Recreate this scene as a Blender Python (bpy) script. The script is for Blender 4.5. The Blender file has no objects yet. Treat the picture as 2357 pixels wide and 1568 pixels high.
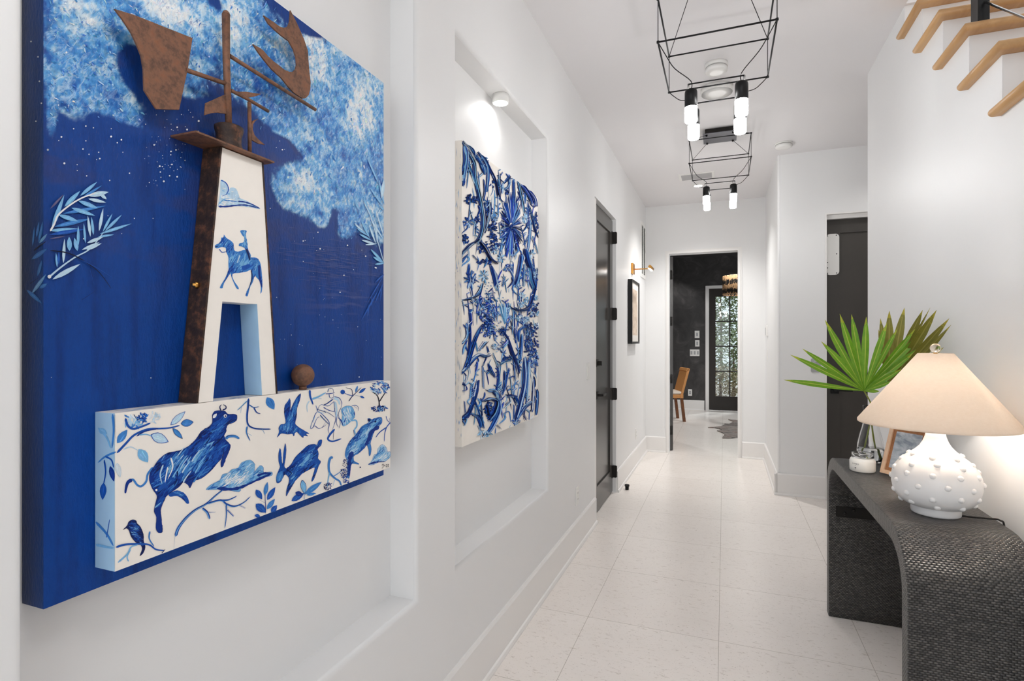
import bpy, bmesh, math, random
import numpy as np
from mathutils import Vector
R = random.Random(7)
PI = math.pi
SC = bpy.context.scene
COL = SC.collection

# ------------------------------------------------------------------ camera model (photo is 2357 x 1568)
F, CX, CY, CH = 1256.0, 1178.5, 784.0, 1.379
YAW = math.atan(488.5 / F)
SN, CS = math.sin(YAW), math.cos(YAW)
def ray(px, py):
    u = (px - CX) / F
    return u * CS - SN, u * SN + CS, -(py - CY) / F
def onX(px, py, X):                       # point of the photo on a plane x = X
    d = ray(px, py); t = X / d[0]
    return Vector((X, d[1] * t, CH + d[2] * t))
def onY(px, py, Y):
    d = ray(px, py); t = Y / d[1]
    return Vector((d[0] * t, Y, CH + d[2] * t))
def onZ(px, py, Z):
    d = ray(px, py); t = (Z - CH) / d[2]
    return Vector((d[0] * t, d[1] * t, Z))
def K(x0, y0, s):                         # traced points of a detail view -> photo points
    return lambda pts: [(x0 + x / s, y0 + y / s) for x, y in pts]

# ------------------------------------------------------------------ materials
def lin(c):
    return tuple((v / 255 / 12.92 if v / 255 <= .04045 else ((v / 255 + .055) / 1.055) ** 2.4) for v in c)
def C(r, g, b): return lin((r, g, b)) + (1,)
class NT:
    def __init__(s, name):
        s.m = bpy.data.materials.new(name); s.m.use_nodes = True
        s.t = s.m.node_tree; s.n = s.t.nodes; s.b = s.n['Principled BSDF']; s.out = s.n['Material Output']
    def add(s, kind, **kw):
        n = s.n.new(kind)
        for k, v in kw.items():
            if k.startswith('i_'):
                key = k[2:]
                key = int(key) if key.isdigit() else key.replace('_', ' ')
                n.inputs[key].default_value = v
            else: setattr(n, k, v)
        return n
    def L(s, a, b): s.t.links.new(a, b)
    def math(s, op, a, b=None, c=None):
        n = s.n.new('ShaderNodeMath'); n.operation = op
        for i, v in enumerate((a, b, c)):
            if v is None: continue
            if isinstance(v, (int, float)): n.inputs[i].default_value = v
            else: s.L(v, n.inputs[i])
        return n.outputs[0]
    def mix(s, f, a, b):
        n = s.n.new('ShaderNodeMix'); n.data_type = 'RGBA'
        for k, v in ((0, f), (6, a), (7, b)):
            if isinstance(v, (int, float, tuple)): n.inputs[k].default_value = v
            else: s.L(v, n.inputs[k])
        return n.outputs[2]
    def ramp(s, f, stops):
        n = s.n.new('ShaderNodeValToRGB'); e = n.color_ramp.elements
        while len(e) < len(stops): e.new(.5)
        for el, (p, c) in zip(e, stops): el.position = p; el.color = c
        s.L(f, n.inputs[0]); return n.outputs[0]
    def noise(s, scale, detail=3, rough=.5, vec=None, dist=0):
        n = s.add('ShaderNodeTexNoise'); n.inputs['Scale'].default_value = scale
        n.inputs['Detail'].default_value = detail; n.inputs['Roughness'].default_value = rough; n.inputs['Distortion'].default_value = dist
        if vec is not None: s.L(vec, n.inputs['Vector'])
        return n.outputs['Fac']
    def obj(s, scale=(1, 1, 1), rot=(0, 0, 0)):
        t = s.add('ShaderNodeTexCoord'); m = s.add('ShaderNodeMapping')
        m.inputs['Scale'].default_value = scale; m.inputs['Rotation'].default_value = rot
        s.L(t.outputs['Object'], m.inputs['Vector']); return m.outputs[0]
    def bump(s, h, strength=.2, dist=.01):
        b = s.add('ShaderNodeBump'); b.inputs['Strength'].default_value = strength; b.inputs['Distance'].default_value = dist
        s.L(h, b.inputs['Height']); s.L(b.outputs[0], s.b.inputs['Normal'])
    def base(s, c, rough=.5, metal=0, spec=None):
        if isinstance(c, tuple): s.b.inputs['Base Color'].default_value = c
        else: s.L(c, s.b.inputs['Base Color'])
        s.b.inputs['Roughness'].default_value = rough; s.b.inputs['Metallic'].default_value = metal
        if spec is not None: s.b.inputs['Specular IOR Level'].default_value = spec
        return s.m
def plain(name, c, rough=.5, metal=0, var=.06, scale=30, spec=None, bump=0):
    s = NT(name); f = s.noise(scale, 3, .55, s.obj())
    d = tuple(max(0, v * (1 - var)) for v in c[:3]) + (1,); l = tuple(min(1, v * (1 + var)) for v in c[:3]) + (1,)
    s.base(s.mix(f, d, l), rough, metal, spec)
    if bump: s.bump(f, bump, .003)
    return s.m
def emit(name, c, strength):
    s = NT(name); s.b.inputs['Base Color'].default_value = c
    s.b.inputs['Emission Color'].default_value = c; s.b.inputs['Emission Strength'].default_value = strength
    return s.m
M = {}
M['wall'] = plain('white_wall_paint', C(231, 231, 231), .45, var=.012, scale=3, spec=.35)
M['ceil'] = plain('white_ceiling_paint', C(228, 226, 227), .6, var=.01, scale=2, spec=.25)
M['trim'] = plain('white_gloss_trim', C(234, 232, 230), .3, var=.01, scale=4)
M['black_door'] = plain('black_door_paint', C(58, 54, 51), .22, var=.08, scale=8)
M['brown_door'] = plain('charcoal_brown_door_paint', C(60, 56, 52), .45, var=.05, scale=8)
M['black_metal'] = plain('black_metal', C(22, 22, 23), .4, .5, var=.1)
M['bronze_metal'] = plain('dark_bronze_metal', C(38, 35, 33), .4, .6, var=.1)
M['grey_metal'] = plain('brushed_dark_grey_metal', C(128, 128, 134), .4, .6, var=.08, scale=60)
M['chrome'] = plain('chrome', C(215, 215, 215), .15, 1, var=.02)
M['brass'] = plain('brushed_brass', C(205, 150, 78), .3, 1, var=.06, scale=50)
M['plastic'] = plain('white_plastic', C(232, 231, 228), .35, var=.01)
M['plastic_grey'] = plain('grey_plastic', C(172, 172, 174), .35, .4, var=.03)
M['ceramic'] = plain('white_matt_ceramic', C(232, 231, 230), .28, var=.01)
M['rubber'] = plain('black_rubber', C(20, 20, 20), .6)
M['bulb'] = emit('glowing_bulb_glass', (1, .992, .98, 1), 52)
M['lens'] = emit('glowing_light_lens', (1, .98, .95, 1), 22)
M['warm_bulb'] = emit('glowing_warm_bulb', (1, .96, .9, 1), 98)
M['wax'] = plain('white_candle_wax', C(240, 238, 232), .5, var=.02)
M['ink'] = plain('black_ink', C(30, 30, 30), .6)
M['paper'] = plain('white_mat_board', C(232, 228, 222), .7, var=.02)
M['offwhite'] = plain('offwhite_painted_wood', C(244, 238, 230), .5, var=.04, scale=25, bump=.15)
M['paleblue'] = plain('pale_blue_painted_wood', C(165, 200, 226), .5, var=.08, scale=22)
M['oak'] = None

def attr_mat(name, rough=.45, bump=.0, nscale=180):
    s = NT(name); a = s.add('ShaderNodeVertexColor', layer_name='Col')
    f = s.noise(nscale, 3, .6, s.obj((1, 1, .35)))
    d = s.add('ShaderNodeMix', data_type='RGBA', blend_type='MULTIPLY'); d.inputs[0].default_value = .35
    s.L(a.outputs[0], d.inputs[6]); s.L(s.ramp(f, [(.25, (.45, .45, .45, 1)), (.7, (1.15, 1.15, 1.15, 1))]), d.inputs[7])
    s.base(d.outputs[2], rough, 0, .22)
    if bump: s.bump(f, bump, .002)
    return s.m
M['paint'] = attr_mat('brushed_artist_paint', .45, .3)
def canvas_mat():
    s = NT('painted_canvas'); a = s.add('ShaderNodeVertexColor', layer_name='Col')
    f = s.noise(240, 3, .6, s.obj((1, 1, .35))); v = s.obj((1, 1, 1), (.6, 0, 0)); mp = s.add('ShaderNodeMapping'); mp.inputs['Scale'].default_value = (1, 1, .38); s.L(v, mp.inputs[0])
    h = s.noise(95, 7, .78, mp.outputs[0], 1.2); g = s.noise(70, 6, .75, mp.outputs[0], 2.5)
    c = s.mix(s.math('MULTIPLY', s.ramp(g, [(.54, (0, 0, 0, 1)), (.62, (1, 1, 1, 1))]), s.math('MULTIPLY', a.outputs[1], .62)), a.outputs[0], C(28, 92, 172))
    c = s.mix(s.math('MULTIPLY', s.ramp(h, [(.50, (0, 0, 0, 1)), (.57, (1, 1, 1, 1))]), s.math('MULTIPLY', a.outputs[1], .75)), c, C(206, 228, 242))
    d = s.add('ShaderNodeMix', data_type='RGBA', blend_type='MULTIPLY'); d.inputs[0].default_value = .3
    s.L(c, d.inputs[6]); s.L(s.ramp(f, [(.25, (.5, .5, .5, 1)), (.7, (1.1, 1.1, 1.1, 1))]), d.inputs[7])
    s.base(d.outputs[2], .45, 0, .25); s.bump(s.math('ADD', f, s.math('MULTIPLY', h, a.outputs[1])), .4, .003); return s.m
M['canvas'] = canvas_mat()
M['impasto'] = attr_mat('thick_oil_paint', .3, .4, 320)

def rust(name, a, b, rough=.6):
    s = NT(name); v = s.obj()
    f = s.noise(55, 5, .7, v); g = s.noise(180, 3, .6, v)
    c = s.ramp(f, [(.35, a), (.52, b), (.75, C(150, 96, 66))])
    s.base(s.mix(s.math('MULTIPLY', g, .5), c, C(70, 48, 40)), rough, .35); s.bump(g, .35, .002); return s.m
M['rust'] = rust('rusted_steel', C(96, 70, 58), C(138, 98, 76))
M['rust_dark'] = rust('dark_rusted_steel', C(30, 26, 26), C(62, 46, 38))

def wood(name, a, b, scale=14, rough=.4, axis=(1, .12, 1)):
    s = NT(name); v = s.obj(axis)
    f = s.noise(scale, 5, .6, v, .6); g = s.noise(scale * 6, 3, .6, v)
    c = s.ramp(f, [(.3, a), (.7, b)])
    s.base(s.mix(s.math('MULTIPLY', g, .35), c, a), rough); s.bump(g, .1, .001); return s.m
M['oak'] = wood('natural_oak', C(176, 134, 88), C(208, 168, 120), 18)
M['oak_pale'] = wood('pale_wood_frame', C(206, 170, 138), C(228, 198, 170), 30)
M['cork'] = wood('brown_cork_mat', C(140, 92, 58), C(170, 120, 80), 90, .8, (1, 1, 1))
M['chair_wood'] = wood('reddish_chair_wood', C(96, 58, 34), C(138, 86, 50), 20)

def floor_mat():
    s = NT('limestone_floor_tile'); t = s.add('ShaderNodeTexCoord'); sep = s.add('ShaderNodeSeparateXYZ')
    s.L(t.outputs['Object'], sep.inputs[0]); x, y = sep.outputs[0], sep.outputs[1]
    tx = s.math('DIVIDE', s.math('ADD', x, .0235), .6096); ty = s.math('DIVIDE', s.math('SUBTRACT', y, 2.676), .607)
    def edge(v):
        f = s.math('FRACT', s.math('ADD', v, 40)); return s.math('MINIMUM', f, s.math('SUBTRACT', 1, f))
    g = s.math('LESS_THAN', s.math('MINIMUM', edge(tx), edge(ty)), .0021)
    wn = s.add('ShaderNodeTexWhiteNoise', noise_dimensions='2D'); cmb = s.add('ShaderNodeCombineXYZ')
    s.L(s.math('FLOOR', s.math('ADD', tx, 40)), cmb.inputs[0]); s.L(s.math('FLOOR', s.math('ADD', ty, 40)), cmb.inputs[1]); s.L(cmb.outputs[0], wn.inputs[0])
    v = s.obj((1, 1.6, 1)); big = s.noise(2.2, 4, .6, v, .8)
    c = s.mix(big, C(237, 230, 224), C(246, 240, 235))
    c = s.mix(s.math('MULTIPLY', wn.outputs[0], .25), c, C(230, 222, 216))
    fl = s.noise(26, 5, .72, s.obj((1, 2.4, 1), (0, 0, .25)), .7); sp = s.noise(90, 2, .5, s.obj((1, 2, 1), (0, 0, .3)))
    m1 = s.ramp(fl, [(.57, (0, 0, 0, 1)), (.67, (1, 1, 1, 1))])
    c = s.mix(s.math('MULTIPLY', m1, .36), c, C(156, 140, 122))
    m2 = s.ramp(sp, [(.665, (0, 0, 0, 1)), (.73, (1, 1, 1, 1))])
    c = s.mix(s.math('MULTIPLY', m2, .65), c, C(134, 118, 104))
    wv = s.noise(5, 5, .7, s.obj((1, 3, 1), (0, 0, -.3)), 1.5); m3 = s.ramp(wv, [(.59, (0, 0, 0, 1)), (.66, (1, 1, 1, 1))])
    c = s.mix(s.math('MULTIPLY', m3, .7), c, C(238, 233, 226))
    c = s.mix(s.math('MULTIPLY', g, .6), c, C(150, 138, 124))
    s.base(c, .26, 0, .45); s.bump(s.math('SUBTRACT', 1, g), .2, .002); return s.m
M['floor'] = floor_mat()

def weave_mat():
    s = NT('black_woven_raffia'); uv = s.add('ShaderNodeUVMap'); sep = s.add('ShaderNodeSeparateXYZ'); s.L(uv.outputs[0], sep.inputs[0])
    p, q = .0125, .0068
    v = s.math('DIVIDE', sep.outputs[0], q); row = s.math('FLOOR', v)
    u = s.math('ADD', s.math('DIVIDE', sep.outputs[1], p), s.math('MULTIPLY', row, .5))
    fu, fv = s.math('FRACT', u), s.math('FRACT', v)
    h = s.math('POWER', s.math('MULTIPLY', s.math('SINE', s.math('MULTIPLY', fu, PI)), s.math('SINE', s.math('MULTIPLY', fv, PI))), .8)
    wn = s.add('ShaderNodeTexWhiteNoise', noise_dimensions='2D'); cmb = s.add('ShaderNodeCombineXYZ')
    s.L(s.math('FLOOR', u), cmb.inputs[0]); s.L(row, cmb.inputs[1]); s.L(cmb.outputs[0], wn.inputs[0])
    tone = s.mix(wn.outputs[0], C(60, 58, 57), C(112, 108, 104))
    c = s.mix(h, C(10, 10, 11), tone)
    s.base(c, .32, 0, .7); s.bump(h, .9, .004); return s.m
M['weave'] = weave_mat()

def shade_mat():
    s = NT('oatmeal_linen_lampshade'); v = s.obj((1, 1, 1))
    f = s.noise(120, 4, .7, s.obj((1, 1, 5), (.4, 0, 0))); g = s.noise(70, 3, .6, v)
    c = s.mix(f, C(214, 198, 182), C(236, 226, 214)); c = s.mix(s.math('MULTIPLY', g, .42), c, C(198, 178, 156))
    d = s.add('ShaderNodeBsdfDiffuse'); tr = s.add('ShaderNodeBsdfTranslucent'); mx = s.add('ShaderNodeMixShader'); mx.inputs[0].default_value = .32
    s.L(c, d.inputs[0]); tr.inputs[0].default_value = C(250, 243, 234); s.L(d.outputs[0], mx.inputs[1]); s.L(tr.outputs[0], mx.inputs[2]); s.L(mx.outputs[0], s.out.inputs[0])
    return s.m
M['shade'] = shade_mat()
def leaf_mat(name, a, b, vein):
    s = NT(name); uv = s.add('ShaderNodeUVMap'); sep = s.add('ShaderNodeSeparateXYZ'); s.L(uv.outputs[0], sep.inputs[0])
    f = s.noise(40, 3, .6, s.obj()); c = s.mix(f, a, b)
    st = s.math('ABSOLUTE', s.math('SINE', s.math('MULTIPLY', sep.outputs[0], 22)))
    c = s.mix(s.math('MULTIPLY', s.math('LESS_THAN', st, .25), .4), c, vein)
    mid = s.math('LESS_THAN', s.math('ABSOLUTE', s.math('SUBTRACT', sep.outputs[0], .5)), .06)
    c = s.mix(mid, c, vein)
    tip = s.math('GREATER_THAN', s.math('ADD', sep.outputs[1], s.math('MULTIPLY', f, .3)), 1.06); c = s.mix(s.math('MULTIPLY', tip, .45), c, C(206, 190, 60))
    s.base(c, .4)
    tr = s.add('ShaderNodeBsdfTranslucent'); mx = s.add('ShaderNodeMixShader'); mx.inputs[0].default_value = .25
    s.L(c, tr.inputs[0]); s.L(s.b.outputs[0], mx.inputs[1]); s.L(tr.outputs[0], mx.inputs[2]); s.L(mx.outputs[0], s.out.inputs[0])
    return s.m
M['palm'] = leaf_mat('green_palm_leaf', C(76, 138, 28), C(136, 186, 48), C(178, 196, 84))
M['palm_olive'] = leaf_mat('olive_palm_leaf', C(104, 106, 34), C(146, 138, 56), C(160, 150, 74))
M['stem'] = plain('green_stem', C(140, 150, 48), .4, var=.15)
def glass(name, c=(1, 1, 1, 1), ior=1.45, rough=0):
    s = NT(name); s.base(c, rough); s.b.inputs['Transmission Weight'].default_value = 1; s.b.inputs['IOR'].default_value = ior; return s.m
M['glass'] = glass('clear_glass'); M['water'] = glass('water', (.97, .99, 1, 1), 1.33)
M['ball_glass'] = glass('amber_glass_ball', (1, .9, .76, 1), 1.35)
def pane_mat():
    s = NT('window_glass'); g = s.add('ShaderNodeBsdfGlossy'); g.inputs['Roughness'].default_value = .02
    t = s.add('ShaderNodeBsdfTransparent'); t.inputs[0].default_value = (.94, .97, .97, 1)
    lw = s.add('ShaderNodeLayerWeight'); lw.inputs[0].default_value = .5; f = s.math('ADD', s.math('MULTIPLY', s.math('POWER', lw.outputs['Facing'], 4), .5), .035); mx = s.add('ShaderNodeMixShader')
    s.L(f, mx.inputs[0]); s.L(t.outputs[0], mx.inputs[1]); s.L(g.outputs[0], mx.inputs[2]); s.L(mx.outputs[0], s.out.inputs[0]); return s.m
M['pane'] = pane_mat()
def plaster():
    s = NT('black_venetian_plaster'); v = s.obj((1, 1, 1)); f = s.noise(3.2, 6, .66, v, 1.6); g = s.noise(9, 4, .6, v, 2)
    c = s.ramp(f, [(.3, C(38, 37, 38)), (.55, C(62, 60, 60)), (.75, C(92, 89, 88))])
    s.base(s.mix(s.math('MULTIPLY', g, .5), c, C(50, 49, 50)), .42); return s.m
M['plaster'] = plaster()
def hide():
    s = NT('grey_brown_cowhide'); f = s.noise(5, 5, .7, s.obj((1, 5, 1)), 1); g = s.noise(30, 3, .6, s.obj((1, 4, 1)))
    c = s.ramp(f, [(.3, C(40, 36, 34)), (.45, C(112, 106, 102)), (.55, C(168, 162, 156)), (.62, C(112, 58, 36)), (.75, C(48, 38, 34))])
    s.base(s.mix(s.math('MULTIPLY', g, .4), c, C(96, 84, 78)), .8); s.bump(g, .5, .005); return s.m
M['hide'] = hide()
def drum():
    s = NT('striped_feathered_drum_shade'); v = s.obj((1, 1, .35)); f = s.noise(60, 4, .7, v, .4)
    t = s.add('ShaderNodeTexCoord'); sep = s.add('ShaderNodeSeparateXYZ'); s.L(t.outputs['Object'], sep.inputs[0])
    w = s.math('SINE', s.math('MULTIPLY', sep.outputs[2], 44))
    k = s.math('GREATER_THAN', s.math('ADD', w, s.math('MULTIPLY', s.math('SUBTRACT', f, .5), 9)), .0)
    c = s.mix(k, C(22, 18, 16), C(222, 178, 132)); s.base(c, .7)
    s.bump(f, .6, .01); return s.m
M['drum'] = drum()
M['cane'] = plain('woven_cane', C(214, 150, 88), .6, var=.3, scale=160, bump=.6)
M['cushion'] = plain('cream_cushion_fabric', C(226, 214, 200), .8)
M['foliage'] = plain('green_garden_leaves', C(82, 96, 52), .5, var=.6, scale=14)
M['foliage_dry'] = plain('olive_brown_garden_leaves', C(120, 108, 70), .5, var=.5, scale=14)
M['bark'] = plain('brown_bark', C(92, 74, 58), .8, var=.3, bump=.5)
def siding():
    s = NT('white_lap_siding'); t = s.add('ShaderNodeTexCoord'); sep = s.add('ShaderNodeSeparateXYZ'); s.L(t.outputs['Object'], sep.inputs[0])
    f = s.math('FRACT', s.math('MULTIPLY', sep.outputs[2], 6)); c = s.mix(s.math('LESS_THAN', f, .08), C(224, 232, 236), C(150, 160, 168)); return s.base(c, .6)
M['siding'] = siding()
M['patio'] = plain('grey_patio_paving', C(186, 180, 172), .8, var=.1, scale=6)
def sketch():
    s = NT('beige_figure_print'); v = s.obj((1, 1.2, .6)); f = s.noise(9, 4, .6, v, 2.5); g = s.noise(16, 4, .6, v, 2)
    c = s.ramp(f, [(.4, C(226, 210, 192)), (.55, C(202, 178, 156)), (.6, C(150, 132, 122)), (.66, C(220, 204, 188))])
    return s.base(s.mix(s.math('MULTIPLY', g, .3), c, C(236, 226, 214)), .6)
M['sketch'] = sketch()
def seaprint():
    s = NT('grey_sky_photograph'); f = s.noise(16, 5, .6, s.obj((1, 1, 2)), .8)
    return s.base(s.ramp(f, [(.35, C(120, 132, 146)), (.55, C(176, 184, 192)), (.75, C(214, 216, 218))]), .35)
M['seaprint'] = seaprint()

# ------------------------------------------------------------------ mesh helpers
def world_of(p):
    v = Vector((0, 0, 0))
    while p: v += p.location; p = p.parent
    return v
class MB:
    def __init__(s): s.v, s.f, s.mi, s.c, s.uv, s.sm = [], [], [], [], [], []
    def face(s, pts, mi=0, col=None, uv=None, sm=False):
        n = len(s.v); s.v += [tuple(p) for p in pts]; s.f.append(tuple(range(n, n + len(pts)))); s.mi.append(mi); s.c.append(col); s.uv.append(uv); s.sm.append(sm)
    def grid(s, rows, mi=0, close_u=False, close_v=False, sm=True, uvs=None):
        n = len(s.v); nr, nc = len(rows), len(rows[0])
        for r in rows: s.v += [tuple(p) for p in r]
        for i in range(nr if close_v else nr - 1):
            for j in range(nc if close_u else nc - 1):
                a, b = (i + 1) % nr, (j + 1) % nc
                q = (n + i * nc + j, n + i * nc + b, n + a * nc + b, n + a * nc + j)
                s.f.append(q); s.mi.append(mi); s.c.append(None); s.sm.append(sm)
                s.uv.append([uvs[i][j], uvs[i][b], uvs[a][b], uvs[a][j]] if uvs else None)
    def box(s, x0, x1, y0, y1, z0, z1, mi=0):
        P = [(x, y, z) for x in (x0, x1) for y in (y0, y1) for z in (z0, z1)]
        n = len(s.v); s.v += P
        for q in ((0, 1, 3, 2), (4, 6, 7, 5), (0, 4, 5, 1), (2, 3, 7, 6), (0, 2, 6, 4), (1, 5, 7, 3)):
            s.f.append(tuple(n + i for i in q)); s.mi.append(mi); s.c.append(None); s.uv.append(None); s.sm.append(False)
    def lathe(s, prof, c, seg=32, mi=0, axis='z', cap=True):
        rows = []
        for r, h in prof:
            row = []
            for k in range(seg):
                a = 2 * PI * k / seg; x, y = r * math.cos(a), r * math.sin(a)
                p = (x, y, h) if axis == 'z' else ((h, x, y) if axis == 'x' else (y, h, x))
                row.append((c[0] + p[0], c[1] + p[1], c[2] + p[2]))
            rows.append(row)
        s.grid(rows, mi, close_u=True)
        if cap:
            if prof[0][0] > 1e-5: s.face(rows[0][::-1], mi)
            if prof[-1][0] > 1e-5: s.face(rows[-1], mi)
    def tube(s, pts, r, seg=8, mi=0, r1=None):
        pts = [Vector(p) for p in pts]; rows = []; n = len(pts)
        for i, p in enumerate(pts):
            t = (pts[min(i + 1, n - 1)] - pts[max(i - 1, 0)]).normalized()
            up = Vector((0, 0, 1)) if abs(t.z) < .95 else Vector((1, 0, 0))
            a = t.cross(up).normalized(); b = a.cross(t)
            rr = r if r1 is None else r + (r1 - r) * i / (n - 1)
            rows.append([p + a * rr * math.cos(2 * PI * k / seg) + b * rr * math.sin(2 * PI * k / seg) for k in range(seg)])
        s.grid(rows, mi, close_u=True); s.face(rows[0], mi); s.face(rows[-1][::-1], mi)
    def prism(s, poly, d, mi=0, side=None):          # poly: 3-D points of one face, d: extrusion vector
        poly = [Vector(p) for p in poly]; d = Vector(d); q = [p + d for p in poly]
        s.face(poly, mi); s.face(q[::-1], mi)
        for i in range(len(poly)):
            j = (i + 1) % len(poly); s.face([poly[i], q[i], q[j], poly[j]], mi if side is None else side)
    def build(s, name, mats, parent=None, bevel=0, merge=True):
        o = world_of(parent)
        me = bpy.data.meshes.new(name)
        me.from_pydata([(x - o.x, y - o.y, z - o.z) for x, y, z in s.v], [], s.f)
        if not isinstance(mats, (list, tuple)): mats = [mats]
        for m in mats: me.materials.append(m)
        me.polygons.foreach_set('material_index', s.mi); me.polygons.foreach_set('use_smooth', s.sm)
        if any(c is not None for c in s.c):
            a = me.color_attributes.new('Col', 'FLOAT_COLOR', 'CORNER'); buf = []
            for f, c in zip(s.f, s.c):
                if c is None: c = (1, 1, 1)
                if isinstance(c, list):
                    for k in c: buf += [*k[:3], k[3] if len(k) > 3 else 0]
                else: buf += [*c[:3], 0] * len(f)
            a.data.foreach_set('color', buf)
        if any(u is not None for u in s.uv):
            l = me.uv_layers.new(name='UVMap'); buf = []
            for f, u in zip(s.f, s.uv):
                for k in range(len(f)): buf += list(u[k]) if u else [0, 0]
            l.data.foreach_set('uv', buf)
        bm = bmesh.new(); bm.from_mesh(me)
        if merge: bmesh.ops.remove_doubles(bm, verts=bm.verts, dist=1e-5)
        if merge: bmesh.ops.recalc_face_normals(bm, faces=bm.faces)
        bm.to_mesh(me); bm.free()
        ob = bpy.data.objects.new(name, me); COL.objects.link(ob)
        if parent: ob.parent = parent
        if bevel:
            b = ob.modifiers.new('bevel', 'BEVEL'); b.width = bevel; b.segments = 2; b.limit_method = 'ANGLE'; b.angle_limit = .6
        return ob
def tag(o, label, cat, group=None):
    o['label'] = label; o['category'] = cat
    if group: o['group'] = group
    return o
def thing(name, loc, label, cat, group=None):
    o = bpy.data.objects.new(name, None); COL.objects.link(o); o.location = loc; o.empty_display_size = .05
    return tag(o, label, cat, group)
def struct(o, label=None):
    o['kind'] = 'structure'
    if label: o['label'] = label
    return o
def frame_of(name, loc):
    o = bpy.data.objects.new(name, None); COL.objects.link(o); o.location = loc; o.empty_display_size = .05; return struct(o)
def one(name, mats, fn, parent=None, bevel=0, merge=True):
    b = MB(); fn(b); return b.build(name, mats, parent, bevel, merge)
def box(name, mat, d, parent=None, bevel=0): return one(name, mat, lambda b: b.box(*d), parent, bevel)
def copy_tree(o, parent=None):
    c = o.copy(); COL.objects.link(c)
    if parent: c.parent = parent
    for ch in [x for x in bpy.data.objects if x.parent == o]: copy_tree(ch, c)
    return c
def spline(pts, n=6):
    if len(pts) < 3: return [tuple(p) for p in pts]
    P = [Vector(p) for p in pts]; P = [P[0] * 2 - P[1]] + P + [P[-1] * 2 - P[-2]]; out = []
    for i in range(1, len(P) - 2):
        a, b, c, d = P[i - 1:i + 3]
        for k in range(n):
            t = k / n; out.append(.5 * ((2 * b) + (c - a) * t + (2 * a - 5 * b + 4 * c - d) * t * t + (3 * b - a - 3 * c + d) * t ** 3))
    out.append(P[-2]); return [tuple(p) for p in out]
def inside(p, poly):
    x, y = p; r = False; j = len(poly) - 1
    for i in range(len(poly)):
        xi, yi = poly[i]; xj, yj = poly[j]
        if (yi > y) != (yj > y) and x < (xj - xi) * (y - yi) / (yj - yi) + xi: r = not r
        j = i
    return r

# ------------------------------------------------------------------ the setting
WL, WR, H, YE, YR = -.915, .835, 3.04, 6.95, 5.42
NB = -1.015                                            # back of the niches
NI = [(.4655, 1.515, .548, 2.51), (1.79, 2.913, .545, 2.512)]
DO = (4.08, 4.957, 0, 2.475)                           # door opening in the left wall
def plane_holes(b, P, u0, u1, v0, v1, holes, mi=0):
    us = sorted({u0, u1, *[h[0] for h in holes], *[h[1] for h in holes]}); vs = sorted({v0, v1, *[h[2] for h in holes], *[h[3] for h in holes]})
    for i in range(len(us) - 1):
        for j in range(len(vs) - 1):
            a, c = (us[i] + us[i + 1]) / 2, (vs[j] + vs[j + 1]) / 2
            if any(h[0] < a < h[1] and h[2] < c < h[3] for h in holes): continue
            b.face([P(us[i], vs[j]), P(us[i + 1], vs[j]), P(us[i + 1], vs[j + 1]), P(us[i], vs[j + 1])], mi)
def left_wall(b):
    r = .014
    holes = [(y0 - r, y1 + r, z0 - r, z1 + r) for y0, y1, z0, z1 in NI] + [DO]
    plane_holes(b, lambda u, v: (WL, u, v), -2.6, YE + .14, 0, H, holes)
    for y0, y1, z0, z1 in NI:
        rows = []
        for k in range(7):
            a = k / 6 * PI / 2; e = r * (1 - math.sin(a)); x = WL - r * (1 - math.cos(a))
            rows.append([(x, y0 - e, z0 - e), (x, y1 + e, z0 - e), (x, y1 + e, z1 + e), (x, y0 - e, z1 + e)])
        b.grid(rows, 0, close_u=True)
        fr = [(WL - r, y0, z0), (WL - r, y1, z0), (WL - r, y1, z1), (WL - r, y0, z1)]; bk = [(NB, p[1], p[2]) for p in fr]
        for i in range(4): b.face([fr[i], fr[(i + 1) % 4], bk[(i + 1) % 4], bk[i]])
        b.face(bk)
    y0, y1, z0, z1 = DO
    for p, q in (((y0, z0), (y0, z1)), ((y0, z1), (y1, z1)), ((y1, z1), (y1, z0))):
        b.face([(WL, *p), (WL, *q), (WL - .15, *q), (WL - .15, *p)])
    plane_holes(b, lambda u, v: (WL - .15, u, v), -2.6, YE + .14, 0, H, [DO])
struct(one('wall_left', M['wall'], left_wall))
struct(box('floor', M['floor'], (-3.2, 3.4, -2.6, 11.6, -.12, 0)))
def ceiling(b):
    b.box(-1.2, WR, -2.6, YE + .14, H, H + .15); b.box(WR, 2.5, 3.21, YE + .14, H, H + .15)
struct(one('ceiling', M['ceil'], ceiling))
DX0, DX1, DZ = -.632, .15, 2.44
def end_wall(b):
    hole = [(DX0, DX1, 0, DZ)]
    for y in (YE, YE + .14): plane_holes(b, lambda u, v: (u, y, v), WL - .15, .6, 0, H, hole)
    for p, q in (((DX0, 0), (DX0, DZ)), ((DX0, DZ), (DX1, DZ)), ((DX1, DZ), (DX1, 0))):
        b.face([(p[0], YE, p[1]), (q[0], YE, q[1]), (q[0], YE + .14, q[1]), (p[0], YE + .14, p[1])])
struct(one('wall_end', [M['wall']], end_wall))
RX0, RX1, RZ = .83, 1.62, 2.475
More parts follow.
